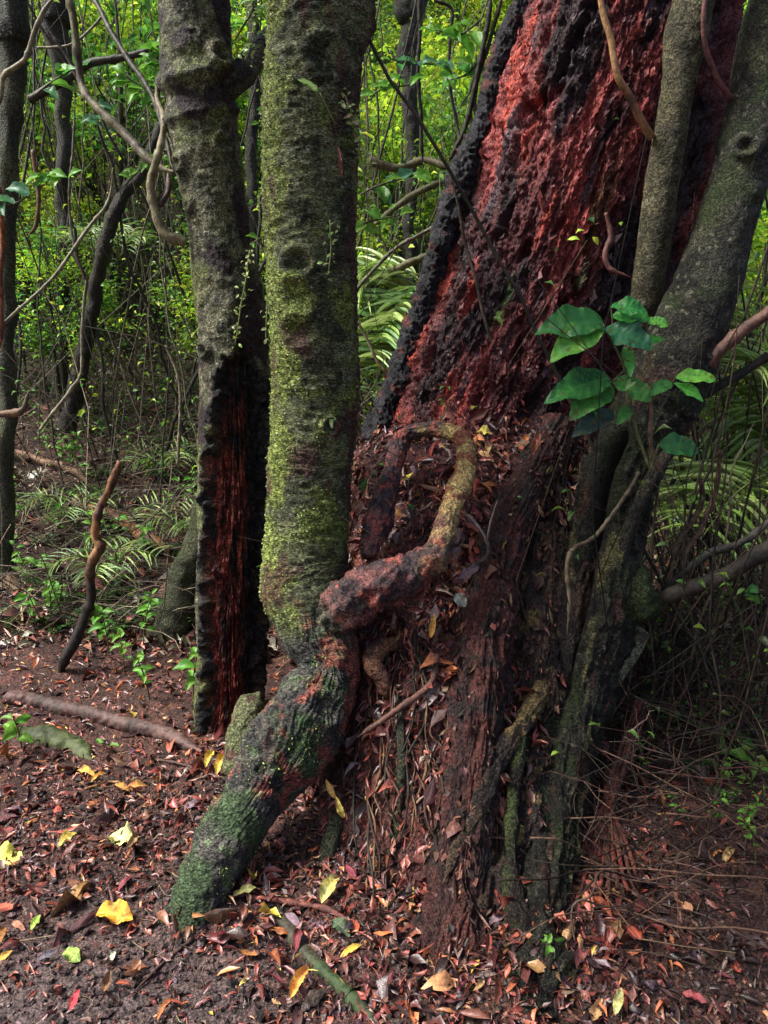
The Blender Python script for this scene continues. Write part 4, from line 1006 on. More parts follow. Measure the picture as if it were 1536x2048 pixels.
YEL, YEL2 = (.62, .50, .06), (.52, .40, .10)
def one_leaf(px0, py0, px1, py1, wratio, c1, c2, label, lift=.015, fold=.2, curl=.2, wav=.3, onY=None, nrm=(0, -.25, 1), serr=.08, name='fallen_leaf'):
    if onY is None:
        a, b = ground_at(px0, py0), ground_at(px1, py1)
    else:
        a, b = at(px0, py0, onY), at(px1, py1, onY)
    dd = b - a; s = np.linalg.norm(dd)
    me = leaf_mesh(name, 31, wratio * .85, .45, fold, curl, .5, wav * 1.2, int(rng.integers(9999)), serr * .5, c1, c2, 'fallen', 9, teeth=9)
    o = link(name, me)
    place_leaf(o, a + dd * .07 + np.array([0, 0, lift]), nrm, dd, s * .86)
    return tag(o, label, 'leaf')
one_leaf(188, 1836, 272, 1850, .75, (.60, .42, .03), (.48, .22, .03), 'large yellow and brown blotched leaf on the bare path', .02, .3)
one_leaf(-35, 1722, 52, 1735, .75, (.56, .54, .10), (.48, .46, .06), 'flat bright yellow leaf at the edge of the path')
one_leaf(218, 1676, 268, 1690, 1.1, (.60, .58, .22), (.5, .48, .15), 'small pale yellow ragged leaf on the litter', .012)
one_leaf(115, 1706, 158, 1682, .55, (.62, .50, .16), (.5, .33, .1), 'pale yellow folded leaf beside a brown one', .015, .6)
one_leaf(462, 1806, 516, 1794, .45, (.55, .52, .18), (.5, .48, .12), 'slim pale yellow leaf beside the foot of the root', .02)
one_leaf(640, 1822, 680, 1758, .5, (.60, .52, .2), (.6, .44, .08), 'pale yellow leaf standing tilted under the stump', .02, .4, .3)
one_leaf(62, 1872, 84, 1842, .5, (.22, .34, .05), (.16, .27, .04), 'small fresh green leaf on the bare path')
one_leaf(128, 1910, 162, 1930, .8, (.24, .32, .06), (.14, .2, .04), 'small crumpled yellow-green leaf on the path')
one_leaf(222, 1935, 232, 1915, .6, (.6, .6, .4), (.5, .5, .3), 'tiny pale leaf scrap on the path')
one_leaf(662, 1850, 702, 1880, .6, (.11, .15, .075), (.08, .12, .06), 'dull green leaf lying on the mossy root', .02)
one_leaf(578, 2015, 620, 1952, .4, (.50, .25, .05), (.40, .17, .04), 'long orange-tan leaf standing on edge in the litter', .02, .6)
one_leaf(140, 2035, 162, 1992, .45, (.34, .05, .03), (.28, .06, .04), 'bright red leaf on the bare soil')
one_leaf(72, 1935, 118, 1912, .45, (.16, .14, .17), (.12, .10, .13), 'slate grey leaf on the bare path')
one_leaf(402, 1850, 482, 1838, .6, (.05, .016, .010), (.09, .03, .015), 'large dark brown cupped leaf under the foot of the root', .035, -.8, .3)
one_leaf(-30, 1655, 40, 1640, .45, (.16, .05, .045), (.09, .03, .03), 'broad glossy red-brown leaf at the path edge', .02)
one_leaf(1360, 1998, 1415, 2022, .5, (.26, .075, .05), (.16, .05, .04), 'single red leaf lying in the dark litter by the black stick', .02)
one_leaf(1228, 2050, 1242, 1990, .35, (.56, .52, .2), (.44, .4, .12), 'slim yellow leaf standing in the dark litter', .02)
one_leaf(-5, 1905, 15, 1870, .6, (.50, .15, .03), (.34, .1, .03), 'orange leaf at the path edge above a longer tan one', .02)
one_leaf(-15, 1950, 30, 1915, .4, (.54, .30, .05), (.4, .2, .04), 'tan-orange leaf at the path edge', .02)
one_leaf(672, 1600, 650, 1560, .35, (.55, .38, .10), (.4, .2, .05), 'yellow-orange leaf hanging beside the knuckled root', 0, .3, .2, .3, 2.12, (0, -1, .3))
one_leaf(690, 1640, 670, 1595, .35, (.50, .34, .10), (.35, .18, .05), 'curled yellow-tan leaf below the knuckled root', 0, .5, .3, .3, 2.08, (0, -1, .3))
one_leaf(1080, 862, 1065, 915, .35, (.45, .20, .08), (.36, .12, .05), 'upright orange leaf at the ledge of the stump', 0, .4, .3, .3, 2.85, (-.3, -1, .3))
one_leaf(950, 870, 985, 880, .8, (.55, .45, .08), (.45, .35, .08), 'yellow crumpled leaf on the stump ledge', .01, .4, .3, .3, 2.88, (0, -.6, 1))
one_leaf(860, 1280, 870, 1225, .3, (.50, .26, .06), (.4, .16, .04), 'orange leaf hanging below the looping root', 0, .4, .3, .3, 2.34, (0, -1, .3))
one_leaf(915, 1165, 960, 1130, .5, (.22, .14, .16), (.16, .1, .12), 'broad purple-grey leaf under the pale root', .01, .2, .2, .3, 2.38, (0, -.8, .7))
one_leaf(722, 985, 733, 955, .6, (.12, .26, .03), (.08, .2, .03), 'small green leaf on the litter beside the mossy tree', 0, .3, .3, .3, 2.62, (0, -1, .3))
one_leaf(705, 1025, 725, 1000, .9, (.42, .2, .12), (.32, .14, .08), 'tan crumpled leaf beside the mossy tree', 0, .4, .3, .3, 2.62, (0, -1, .3))
one_leaf(910, 1185, 930, 1215, .9, (.20, .22, .18), (.12, .14, .10), 'dull olive leaf below the pale root', 0, .3, .2, .3, 2.36, (0, -1, .4))
one_leaf(684, 362, 676, 282, .13, (.36, .12, .06), (.26, .08, .045), 'shred of orange bark stuck on the mossy trunk', 0, .3, .2, .2, 2.46, (.2, -1, .1))
for i, (a, b, c_, d_) in enumerate([(150, 1550, 195, 1562), (180, 1575, 215, 1560), (225, 1580, 262, 1590), (410, 1545, 430, 1520), (432, 1560, 452, 1530), (245, 1590, 300, 1582)]):
    one_leaf(a, b, c_, d_, .4, (.55, .36, .06), (.42, .2, .05), ['yellow-orange leaf in the drift behind the small yellow leaf', 'bright yellow-orange leaf by the thin orange stick', 'twisted orange-yellow leaf beside the thin orange stick', 'yellow leaf at the foot of the hollow tree', 'orange-yellow leaf leaning near the knuckled root', 'long tan-orange leaf below the thin orange stick'][i], .02, .5, .3)

# ------------------------------------------------------------------ broad-leaved shoot by the dark tree
sh = tag(empty('leafy_shoot', at(1300, 940, 2.42)), 'glossy broad-leaved green shoot growing before the dark leaning tree', 'plant')
sho = np.array(sh.location)
def shoot_leaf(parent, origin, bx, by, tx, ty, w, Y0, Y1, c1, c2, seed, mat='leaf', fold=.14, up=(.0, -.75, .65), serr=.006, wav=.20, name='leaf', curl=.2):
    a, b = at(bx, by, Y0), at(tx, ty, Y1)
    L = np.linalg.norm(b - a)
    wr = w / F * depth(a) / L
    me = leaf_mesh(name, 57, wr, .42, fold, curl, .5, wav, seed, serr, c1, c2, mat, 13, teeth=14)
    o = bpy.data.objects.new(name, me); col.objects.link(o)
    o.parent = parent
    Rm = frames(np.asarray(up, float)[None], (b - a)[None])[0]
    o.matrix_local = Matrix.Translation([float(v) for v in (a - origin)]) @ Matrix(Rm.tolist()).to_4x4() @ Matrix.Scale(float(L), 4)
    return o
G1, G2 = (.075, .33, .06), (.05, .23, .045)
GL = (.13, .42, .05)
for i, (bx, by, tx, ty, w, c1, c2) in enumerate([
        (1222, 612, 1274, 570, 44, G1, G2), (1224, 632, 1292, 594, 42, G1, GL), (1208, 640, 1076, 648, 74, (.05, .21, .06), G2), (1202, 645, 1104, 714, 66, G1, GL), (1207, 655, 1308, 690, 70, (.05, .2, .08), (.06, .2, .1)),
        (1292, 642, 1326, 618, 28, GL, G1), (1222, 752, 1098, 782, 66, G2, (.02, .10, .03)), (1222, 765, 1140, 838, 62, G2, G1), (1226, 760, 1300, 806, 52, G2, G1), (1228, 822, 1152, 856, 44, (.04, .08, .06), (.03, .06, .05)),
        (1352, 754, 1422, 712, 36, GL, G1), (1348, 765, 1412, 784, 26, GL, G1), (1345, 765, 1310, 758, 28, G1, G2), (1318, 888, 1398, 872, 54, (.03, .13, .04), G2), (1262, 812, 1238, 842, 26, G2, G1), (1250, 692, 1272, 716, 24, G1, GL), (1262, 690, 1320, 640, 22, GL, G1)]):
    shoot_leaf(sh, sho, bx, by, tx, ty, w * 1.02, 2.40 + .01 * (i % 4), 2.32 + .02 * (i % 3), c1, c2, 300 + i)
for pts in [[(1300, 940, 2.42, 7), (1270, 850, 2.42, 6), (1250, 740, 2.42, 6), (1228, 690, 2.42, 5), (1206, 648, 2.41, 4)], [(1250, 740, 2.42, 4), (1226, 762, 2.4, 4)], [(1228, 690, 2.42, 4), (1222, 612, 2.41, 3)], [(1303, 800, 2.42, 5), (1340, 770, 2.41, 4), (1352, 753, 2.4, 3)], [(1262, 812, 2.42, 4), (1228, 822, 2.41, 3)], [(1300, 940, 2.42, 6), (1318, 888, 2.4, 4)], [(1262, 690, 2.42, 4), (1240, 730, 2.42, 4)], [(1300, 940, 2.42, 6), (1303, 800, 2.42, 5), (1294, 640, 2.4, 4)]]:
    P = px_ctrl(pts); P[:, :3] -= sho
    stick('stem', P, (.10, .14, .05), (.12, .08, .05), parent=sh, world=True, nseg=6, wig=.1)

# generic seedlings with leaves on a thin stem
LEAFM = [leaf_mesh('leaf', 9, w, .42, .3, .25, .4, .25, 400 + k, .06, c1, c2, 'leaf', 5) for k, (w, c1, c2) in enumerate([(.55, (.13, .32, .035), (.09, .25, .03)), (.5, (.10, .27, .03), (.16, .34, .04)), (.6, (.06, .20, .04), (.08, .24, .05)), (.45, (.16, .35, .05), (.12, .3, .04)), (.6, (.05, .16, .07), (.07, .2, .08))])]
def seedling(base, h, nl, ls, label, group=None, lean=(0, 0), kinds=(0, 1, 3), name='seedling', spread_=.6):
    e = tag(empty(name, base), label, 'plant', group)
    P = np.array([[0, 0, -.02, .0035], [lean[0] * .3, lean[1] * .3, h * .5, .003], [lean[0], lean[1], h, .0015]])
    stick('stem', P, (.10, .10, .045), (.07, .05, .03), parent=e, world=True, nseg=5, nlen=10, wig=.3)
    for k in range(nl):
        t = .35 + .65 * (k + .5) / nl
        p = np.array([lean[0] * t ** 1.3, lean[1] * t ** 1.3, h * t])
        a = k * 2.4 + rng.uniform(-.4, .4)
        d = np.array([math.cos(a), math.sin(a), rng.uniform(-.35, .35)])
        o = bpy.data.objects.new('leaf', LEAFM[kinds[rng.integers(len(kinds))]]); col.objects.link(o)
        o.parent = e
        Rm = frames((np.array([0, -.45, 1]) + rng.normal(0, .25, 3))[None], d[None])[0]
        o.matrix_local = Matrix.Translation([float(v) for v in p]) @ Matrix(Rm.tolist()).to_4x4() @ Matrix.Scale(float(ls * rng.uniform(.65, 1.2)), 4)
    return e
for px, py, h, nl, ls, lab in [(45, 1500, .16, 5, .075, 'glossy green seedling beside the mossy log end'), (300, 1400, .22, 9, .05, 'little yellow-green seedling before the dark leaning stem'), (385, 1420, .30, 9, .085, 'bright serrated seedling between leaning stem and hollow tree'),
        (285, 1300, .30, 12, .06, 'bright seedling growing behind the dark leaning stem'), (250, 1350, .22, 8, .06, 'small leafy seedling at the foot of the bank'), (230, 1500, .05, 2, .06, 'two-leaved green sprout on the litter'), (70, 1260, .22, 9, .06, 'yellow-green seedling low on the bank'),
        (120, 1180, .2, 9, .06, 'pale green seedling beside the broken stick'), (1110, 1900, .05, 4, .035, 'tiny bright green sprout below the dark tree'), (1510, 1560, .15, 4, .09, 'large-leaved green sprout in the dark undergrowth')]:
    seedling(ground_at(px, py), h, nl, ls, lab, lean=(rng.normal(0, .04), -.04))
for k in range(34):
    px, py = rng.uniform(0, 400), rng.uniform(880, 1330)
    seedling(ground_at(px, py), rng.uniform(.12, .32), int(rng.integers(6, 12)), rng.uniform(.04, .075), 'small green seedling scattered on the leafy bank', 'seedlings on the bank', (rng.normal(0, .05), -.03))
for k in range(9):
    px, py = rng.uniform(1240, 1536), rng.uniform(1480, 1760)
    seedling(ground_at(px, py), rng.uniform(.06, .2), int(rng.integers(5, 9)), rng.uniform(.025, .045), 'small green seedling in the dark undergrowth by the roots', 'seedlings in the dark undergrowth', (rng.normal(0, .05), -.03))

# leafy twigs in the air: (px,py,Y) base -> tip with leaves
def leafy_twig(pts, nl, ls, label, kinds=(0, 1, 3), group=None, c1=(.09, .08, .05)):
    ctrl = px_ctrl(pts)
    base = ctrl[0, :3].copy()
    e = tag(empty('leafy_twig', base), label, 'twig', group)
    ctrl[:, :3] -= base
    stick('stem', ctrl, c1, (.06, .05, .03), parent=e, world=True, nseg=6, nlen=20, wig=.2)
    S, _ = spline(ctrl, 40)
    for k in range(nl):
        p = S[int(8 + 31 * k / max(1, nl - 1)), :3]
        a = rng.uniform(0, 6.28)
        d = np.array([math.cos(a), .5 * math.sin(a), rng.uniform(-.6, .25)])
        o = bpy.data.objects.new('leaf', LEAFM[kinds[rng.integers(len(kinds))]]); col.objects.link(o)
        o.parent = e
        Rm = frames((np.array([0, -.7, .8]) + rng.normal(0, .3, 3))[None], d[None])[0]
        o.matrix_local = Matrix.Translation([float(v) for v in p]) @ Matrix(Rm.tolist()).to_4x4() @ Matrix.Scale(float(ls * rng.uniform(.7, 1.25)), 4)
    return e
leafy_twig([(70, 190, 3.4, 5), (110, 160, 3.4, 4), (160, 130, 3.4, 3)], 6, .09, 'leafy twig with shiny leaves on the dark limb', (4, 2, 0))
leafy_twig([(360, 60, 3.3, 5), (320, 110, 3.3, 4), (275, 140, 3.3, 3)], 9, .09, 'bright yellow-green leafy twig against the hollow tree', (0, 1, 3))
leafy_twig([(340, 180, 3.4, 5), (300, 180, 3.4, 4), (250, 150, 3.4, 3)], 8, .09, 'bright leafy twig below the dark limb', (0, 3))
leafy_twig([(185, 200, 3.8, 4), (195, 240, 3.8, 3), (215, 262, 3.8, 3)], 5, .085, 'blue-green leafy twig behind the thick curved branch', (4,))
leafy_twig([(60, 350, 3.6, 4), (90, 350, 3.6, 4), (135, 355, 3.6, 3)], 7, .085, 'bright leafy twig before the straight dark stem', (1, 3))
leafy_twig([(-10, 400, 2.9, 4), (20, 410, 2.9, 4), (60, 390, 2.9, 3)], 3, .085, 'twig with pale shiny leaves at the grey tree', (4, 2))
leafy_twig([(250, 370, 4.2, 4), (290, 330, 4.2, 4), (330, 300, 4.2, 3)], 9, .09, 'yellow-green leafy twig behind the pale hooked branch', (0, 1))
leafy_twig([(780, 100, 3.9, 5), (800, 125, 3.9, 4), (880, 128, 3.9, 3)], 6, .10, 'twig of blue-green leaves in the gap beside the red trunk', (4, 2))
leafy_twig([(960, 40, 4.1, 5), (920, 70, 4.1, 4), (870, 60, 4.1, 3)], 9, .12, 'large-leaved bright twig high beside the charred edge', (0, 1))
leafy_twig([(960, 120, 4.1, 5), (930, 150, 4.1, 4), (900, 160, 4.1, 3)], 7, .12, 'large-leaved green twig lower beside the charred edge', (1, 2))
leafy_twig([(720, 390, 3.3, 5), (760, 370, 3.3, 4), (830, 350, 3.3, 3)], 9, .085, 'green leafy twig sprouting beside the mossy trunk', (0, 1, 4))
leafy_twig([(700, 460, 3.2, 4), (730, 445, 3.2, 4), (800, 430, 3.2, 3)], 6, .08, 'bright leafy twig below its neighbour beside the mossy trunk', (3, 1))
leafy_twig([(740, 200, 4.2, 4), (760, 180, 4.2, 4), (820, 170, 4.2, 3)], 8, .10, 'yellow-green leafy twig behind the mossy trunk', (0, 3))
leafy_twig([(1500, 430, 3.4, 4), (1470, 420, 3.4, 4), (1450, 440, 3.4, 3)], 3, .07, 'small leafy twig beside the dark leaning tree', (1,))
leafy_twig([(1545, 1190, 2.7, 4), (1520, 1180, 2.7, 4), (1490, 1195, 2.7, 3)], 4, .08, 'bright leaves sprouting above the dark undergrowth', (1, 2))
leafy_twig([(470, 80, 2.9, 4), (500, 30, 2.88, 4), (520, -20, 2.86, 3)], 7, .06, 'pale yellow leafy twig between the two mossy trunks', (3,))
leafy_twig([(500, 490, 2.85, 3), (515, 480, 2.84, 3), (530, 470, 2.83, 2)], 3, .045, 'tiny bright leaves in the gap between the trunks', (3, 0))

# small-leaved climber strands on the trunks
def strand(pts, n, label, ls=.016):
    ctrl = px_ctrl(pts); base = ctrl[0, :3].copy(); ctrl[:, :3] -= base
    e = tag(empty('climber', base), label, 'climber')
    stick('stem', ctrl, (.16, .20, .07), (.12, .14, .05), parent=e, world=True, nseg=5, nlen=24, wig=.3)
    S, _ = spline(ctrl, n)
    pos = S[:, :3] + rng.normal(0, .010, (n, 3))
    v, f, c = scatter([leaf_t(4, .5, .5, .2, .2, 0, 0, 90)], pos, np.array([0, -1, .5]) + rng.normal(0, .4, (n, 3)), rng.normal(size=(n, 3)), rng.uniform(.6, 1.4, n) * ls, palette(n, [(.30, .36, .12), (.22, .32, .08), (.4, .42, .2)], [3, 3, 2], .15))
    tag(link('leaves', make_mesh('climber_leaves', v, f, c, M['leaf']), e), kind='stuff')
strand([(500, 500, 2.86, 3), (492, 560, 2.85, 3), (480, 620, 2.85, 3), (470, 690, 2.86, 2)], 46, 'pale small-leaved climber strand hanging on the hollow tree')
strand([(660, 440, 2.46, 3), (662, 500, 2.46, 3), (656, 552, 2.46, 2)], 20, 'short pale climber strand hanging on the mossy trunk')
strand([(540, 540, 2.8, 3), (535, 600, 2.8, 3), (532, 680, 2.8, 2)], 26, 'pale climber strand in the gap between the trunks')
strand([(690, 190, 2.48, 3), (712, 250, 2.5, 3), (725, 330, 2.55, 3)], 60, 'flowering pale climber strand at the edge of the mossy trunk', .02)
strand([(500, -10, 2.9, 3), (508, 50, 2.88, 3), (490, 120, 2.86, 3)], 60, 'flowering pale climber strand above the dark branch', .02)
strand([(735, 300, 3.1, 4), (730, 350, 3.1, 4), (735, 420, 3.1, 3)], 40, 'pale climber strand hanging behind the mossy trunk', .022)
one_leaf(640, 185, 592, 140, .32, (.20, .34, .04), (.16, .28, .03), 'single bright toothed leaf on a wire-thin stem before the mossy trunk', 0, .2, .2, .2, 2.42, (0, -1, .6), .2, 'green_leaf')
vine([(640, 185, 2.42, 3), (655, 215, 2.43, 3), (672, 250, 2.45, 3)], (.15, .2, .06), (.1, .12, .05), 'wire-thin green leaf stem before the mossy trunk', cat='stem', nseg=5)

# ------------------------------------------------------------------ palms: fronds with separate leaflets
LFL = [make_mesh('leaflet', *(lambda t: (t[0], t[1]))(leaf_t(7, w, .35, .7, cu, .2, 0, 70 + k)), np.tile(np.array(cc_), (21, 1)), M['frond']) for k, (w, cu, cc_) in enumerate([(.075, .25, (.20, .33, .06)), (.065, .4, (.26, .40, .08)), (.07, .3, (.17, .30, .11)), (.08, .35, (.32, .42, .13))])]
def frond_pts(parent, origin, P, n, ll, droop, kinds, side_mix=(-1, 1), up=None):
    """P control points (k,3) of the midrib in world space"""
    P = np.asarray(P, float)
    ctrl = np.hstack([P - origin, np.linspace(.007, .0025, len(P))[:, None]])
    fr = stick('frond', ctrl, (.13, .16, .05), (.09, .10, .04), parent=parent, world=True, nseg=6, nlen=30, wig=.05)
    S, _ = spline(ctrl, n + 4)
    T = unit(np.gradient(S[:, :3], axis=0))
    upv = np.array(up if up is not None else (0, -.35, 1.0))
    for i in range(3, n + 2):
        t = i / (n + 3)
        for sd in side_mix:
            lat = unit(np.cross(T[i], upv)) * sd
            d = unit(T[i] * .75 + lat * .85 + np.array([0, 0, -droop * (0.5 + .5 * rng.uniform())]) + rng.normal(0, .05, 3))
            L = ll * (.55 + .9 * math.sin(math.pi * min(1, t * .9 + .08)) * .6) * rng.uniform(.9, 1.1)
            o = bpy.data.objects.new('leaflet', LFL[kinds[rng.integers(len(kinds))]]); col.objects.link(o)
            o.parent = fr
            Rm = frames((upv + rng.normal(0, .12, 3))[None], d[None])[0]
            o.matrix_local = Matrix.Translation([float(v) for v in S[i, :3]]) @ Matrix(Rm.tolist()).to_4x4() @ Matrix.Diagonal((L, L * .8, L * .8, 1))
    return fr
def palm(label, fronds, kinds, n=22, ll=.38, droop=.35):
    P0 = at(*fronds[0][0])
    e = tag(empty('palm', P0), label, 'palm')
    for fpts in fronds:
        frond_pts(e, P0, [at(*p) for p in fpts], n, ll, droop, kinds)
    return e
palm('young feather palm with arching fronds beyond the dark leaning tree', [
    [(1640, 1010, 3.9), (1500, 925, 3.8), (1400, 960, 3.6), (1300, 1020, 3.4)], [(1640, 1010, 3.9), (1520, 860, 3.9), (1430, 850, 3.9), (1330, 900, 3.8)],
    [(1640, 1010, 3.9), (1500, 770, 4.0), (1420, 720, 4.1), (1330, 740, 4.1)], [(1640, 1010, 3.9), (1560, 740, 4.0), (1510, 640, 4.1), (1440, 600, 4.2)], [(1640, 1010, 3.9), (1560, 950, 3.5), (1480, 980, 3.3), (1400, 1080, 3.1)], [(1640, 1010, 3.9), (1600, 800, 3.7), (1540, 720, 3.6), (1470, 760, 3.5)]], (0, 1, 3), 26, .42)
palm('feather palm with pale hanging leaflets low behind the brown vines', [[(1480, 900, 4.6), (1430, 960, 4.4), (1410, 1030, 4.3), (1400, 1100, 4.3)], [(1480, 900, 4.6), (1480, 980, 4.5), (1470, 1060, 4.5), (1465, 1130, 4.5)], [(1480, 900, 4.6), (1380, 960, 4.5), (1330, 1050, 4.5)]], (2, 3), 20, .34, .9)
palm('bright feather palm between the red trunk and the dark leaning tree', [[(1420, 700, 4.2), (1400, 560, 4.2), (1370, 480, 4.2), (1340, 440, 4.2)], [(1420, 700, 4.2), (1440, 560, 4.3), (1430, 470, 4.3), (1400, 400, 4.3)], [(1420, 700, 4.2), (1370, 600, 4.0), (1340, 580, 4.0)]], (1, 3), 18, .3)
palm('feather palm with drooping striped fronds behind the mossy tree', [[(860, 560, 4.3), (820, 575, 4.2), (770, 630, 4.0), (720, 730, 3.8)], [(860, 560, 4.3), (830, 620, 4.1), (790, 700, 3.9), (730, 800, 3.7)], [(860, 560, 4.3), (850, 660, 4.0), (800, 760, 3.8)], [(860, 560, 4.3), (800, 540, 4.3), (740, 560, 4.3), (690, 620, 4.2)]], (1, 2, 3), 26, .4, .6)
for i, (bx, by, Y, lab) in enumerate([(365, 1080, 4.3, 'small palm seedling behind the burnt hollow'), (215, 1180, 3.9, 'small palm seedling beside the broken stick'), (190, 520, 6.0, 'palm seedling with striped fronds high on the bank'), (240, 520, 6.0, 'palm seedling behind the leaning thin tree'), (150, 1060, 4.3, 'palm seedling by the orange-brown branch'), (330, 960, 5.0, 'palm seedling half hidden by the hollow tree'), (1500, 1250, 4.2, 'dark palm seedling under the thick limb')]):
    b = ground_at(bx, by) if i not in (2, 3) else at(bx, by, Y)
    e = tag(empty('palm_seedling', b), lab, 'palm')
    for k in range(5):
        a = k * 1.26 + rng.uniform(-.3, .3); L = rng.uniform(.16, .30)
        d = np.array([math.cos(a), math.sin(a), 0])
        frond_pts(e, b, [b, b + d * L * .4 + np.array([0, 0, L * .75]), b + d * L * .85 + np.array([0, 0, L * .8]), b + d * L * 1.2 + np.array([0, 0, L * .5])], 10, .16, .45, (2, 3, 0))
# low ferns on the bank: fronds shared between plants
def fern_mesh(seed):
    r = np.random.default_rng(seed)
    n = 16
    t = np.linspace(.1, 1, n)
    P = np.stack([t, 0 * t, .55 * t - .55 * t ** 2], -1)
    pos, dd, s = [], [], []
    for i in range(n):
        for sd in (-1, 1):
            pos.append(P[i]); dd.append([.45, sd, -.25 + .1 * r.normal()]); s.append(.34 * math.sin(math.pi * (t[i] * .85 + .12)) ** .8 + .03)
    pos = np.array(pos); dd = np.array(dd)
    v, f, c = scatter([leaf_t(4, .26, .4, .2, .3, 0, .1, 5)], pos, np.tile([0, 0, 1.0], (len(pos), 1)) + r.normal(0, .15, (len(pos), 3)), dd, np.array(s), palette(len(pos), [(.06, .13, .035), (.09, .17, .05), (.11, .17, .07)], [3, 3, 1], .15))
    return make_mesh('frond', v, f, c, M['leaf'])
FERN = [fern_mesh(k) for k in range(4)]
def fern(base, s, label, group, nf=7):
    e = tag(empty('fern', base), label, 'fern', group)
    for k in range(nf):
        o = bpy.data.objects.new('frond', FERN[k % 4]); col.objects.link(o); o.parent = e
        o.rotation_euler = (rng.normal(0, .15), rng.uniform(-.5, .1), k * 6.28 / nf + rng.uniform(-.3, .3))
        o.scale = [s * rng.uniform(.7, 1.15)] * 3
for k in range(60):
    px, py = rng.uniform(0, 410), rng.uniform(600, 1260)
    fern(ground_at(px, py), rng.uniform(.07, .19), 'low green fern on the leafy bank', 'ferns on the bank')
for k in range(12):
    px, py = rng.uniform(1260, 1536), rng.uniform(1300, 1620)
    fern(ground_at(px, py), rng.uniform(.05, .11), 'low green fern in the dark undergrowth', 'ferns in the dark undergrowth')
for k in range(14):
    px, py = rng.uniform(705, 840), rng.uniform(560, 800)
    fern(ground_at(px, py), rng.uniform(.25, .45), 'low fern behind the red trunk', 'ferns behind the red trunk')

# ------------------------------------------------------------------ saplings and bushes filling the hillside
def crown_mesh(seed, nl, rx, rz, ls, pal, wts, clumps=26):
    r = np.random.default_rng(seed)
    cp = r.normal(size=(clumps, 3)); cp = cp / np.linalg.norm(cp, axis=1)[:, None] * r.uniform(.35, 1, (clumps, 1)) ** .6 * np.array([rx, rx, rz])
    w = r.integers(0, clumps, nl)
    pos = cp[w] + r.normal(0, .15, (nl, 3)) * np.array([rx, rx, rz * .6])
    nn = np.array([0, -.2, 1.0]) + r.normal(0, .45, (nl, 3))
    dd = pos * np.array([1, 1, .2]) + r.normal(0, .6, (nl, 3)); dd[:, 2] -= .25
    s = ls * r.uniform(.6, 1.35, nl)
    tint = np.exp(r.normal(0, .25, clumps))[w][:, None]
    v, f, c = scatter([leaf_t(4, .5, .45, .35, .3, 0, .1, 3), leaf_t(4, .4, .4, .5, .4, .5, .1, 4)], pos, nn, dd, s, palette(nl, pal, wts, .2) * tint)
    return make_mesh('crown', v, f, c, M['leaf']), cp
YG = [(.34, .48, .03), (.24, .42, .03), (.46, .58, .06), (.13, .30, .03)]
MG = [(.10, .25, .03), (.07, .18, .03), (.18, .33, .04), (.11, .21, .07)]
DG = [(.03, .08, .02), (.05, .12, .025), (.08, .14, .04)]
CROWNS = [crown_mesh(k, nl, rx, rz, ls, pal, w) for k, (nl, rx, rz, ls, pal, w) in enumerate([
    (1500, .75, .9, .075, YG, [3, 3, 2, 1]), (1400, .8, .7, .09, YG, [3, 3, 2, 1]), (1700, .7, 1.0, .06, YG, [2, 3, 1, 2]), (1500, .8, .8, .075, MG, [3, 3, 2, 1]), (1500, .7, 1.0, .065, MG, [3, 2, 2, 2]), (1500, .8, .8, .08, DG, [3, 3, 2])])]
SAPL = ['bushy yellow-green sapling on the far hillside', 'broad-leaved yellow-green sapling on the far hillside', 'fine-leaved lime sapling on the far hillside', 'mid green sapling on the far hillside', 'tall narrow green sapling on the far hillside', 'dark green bushy sapling on the far hillside']
SAPTR = []
for k, (cm, cp) in enumerate(CROWNS):
    # trunk with twigs reaching every clump
    segs = [np.array([[0, 0, -1.9, .028], [.05, .02, -.9, .024], [0, 0, 0, .016], [.03, 0, .7, .006]])]
    for c_ in cp[::2]:
        z0 = max(-.8, c_[2] - .5)
        segs.append(np.array([[0, 0, z0, .009], [c_[0] * .5, c_[1] * .5, (z0 + c_[2]) / 2 + .05, .006], [*c_, .003]]))
    VV, FF, CC, o_ = [], [], [], 0
    for sgm in segs:
        g = sweep(sgm, 8, 5, front=False)
        VV.append(g['V'].reshape(-1, 3)); FF.append(grid_faces(8, 5, True) + o_); o_ += 40
        CC.append(np.tile([.05, .045, .03], (40, 1)))
    SAPTR.append(make_mesh('trunk', np.vstack(VV), np.vstack(FF), np.vstack(CC), M['vine']))
def sapling(x, y, k, s, zoff=0):
    z = float(hgt(x, y))
    e = tag(empty('sapling', (x, y, z)), SAPL[k], 'tree', SAPL[k].replace('sapling', 'saplings'))
    a = rng.uniform(0, 6.28)
    for nm, me in (('trunk', SAPTR[k]), ('crown', CROWNS[k][0])):
        o = bpy.data.objects.new(nm, me); col.objects.link(o); o.parent = e
        o.location = (0, 0, 1.85 * s + zoff); o.rotation_euler = (0, 0, a); o.scale = (s, s, s)
cnt = 0
for y0, y1, n in [(7.5, 10, 26), (10, 14, 75), (14, 20, 85), (20, 30, 80)]:
    k = 0
    while k < n:
        y = rng.uniform(y0, y1); x = rng.uniform(-.62, .62) * y
        
        if .15 < x / y < .38 and y < 16: k += 1; continue      # wholly behind the red trunk
        kd = int(rng.choice(6, p=[.27, .22, .23, .12, .11, .05]))
        sapling(x, y, kd, rng.uniform(.8, 1.35) * (1.0 if y < 14 else 1.25)); k += 1
for x, y, kd in [(1.9, 4.9, 3), (2.6, 5.6, 0), (2.3, 6.6, 1), (3.2, 6.2, 2), (2.9, 7.6, 0), (3.9, 7.4, 1)]:
    sapling(x, y, kd, rng.uniform(.7, .95))

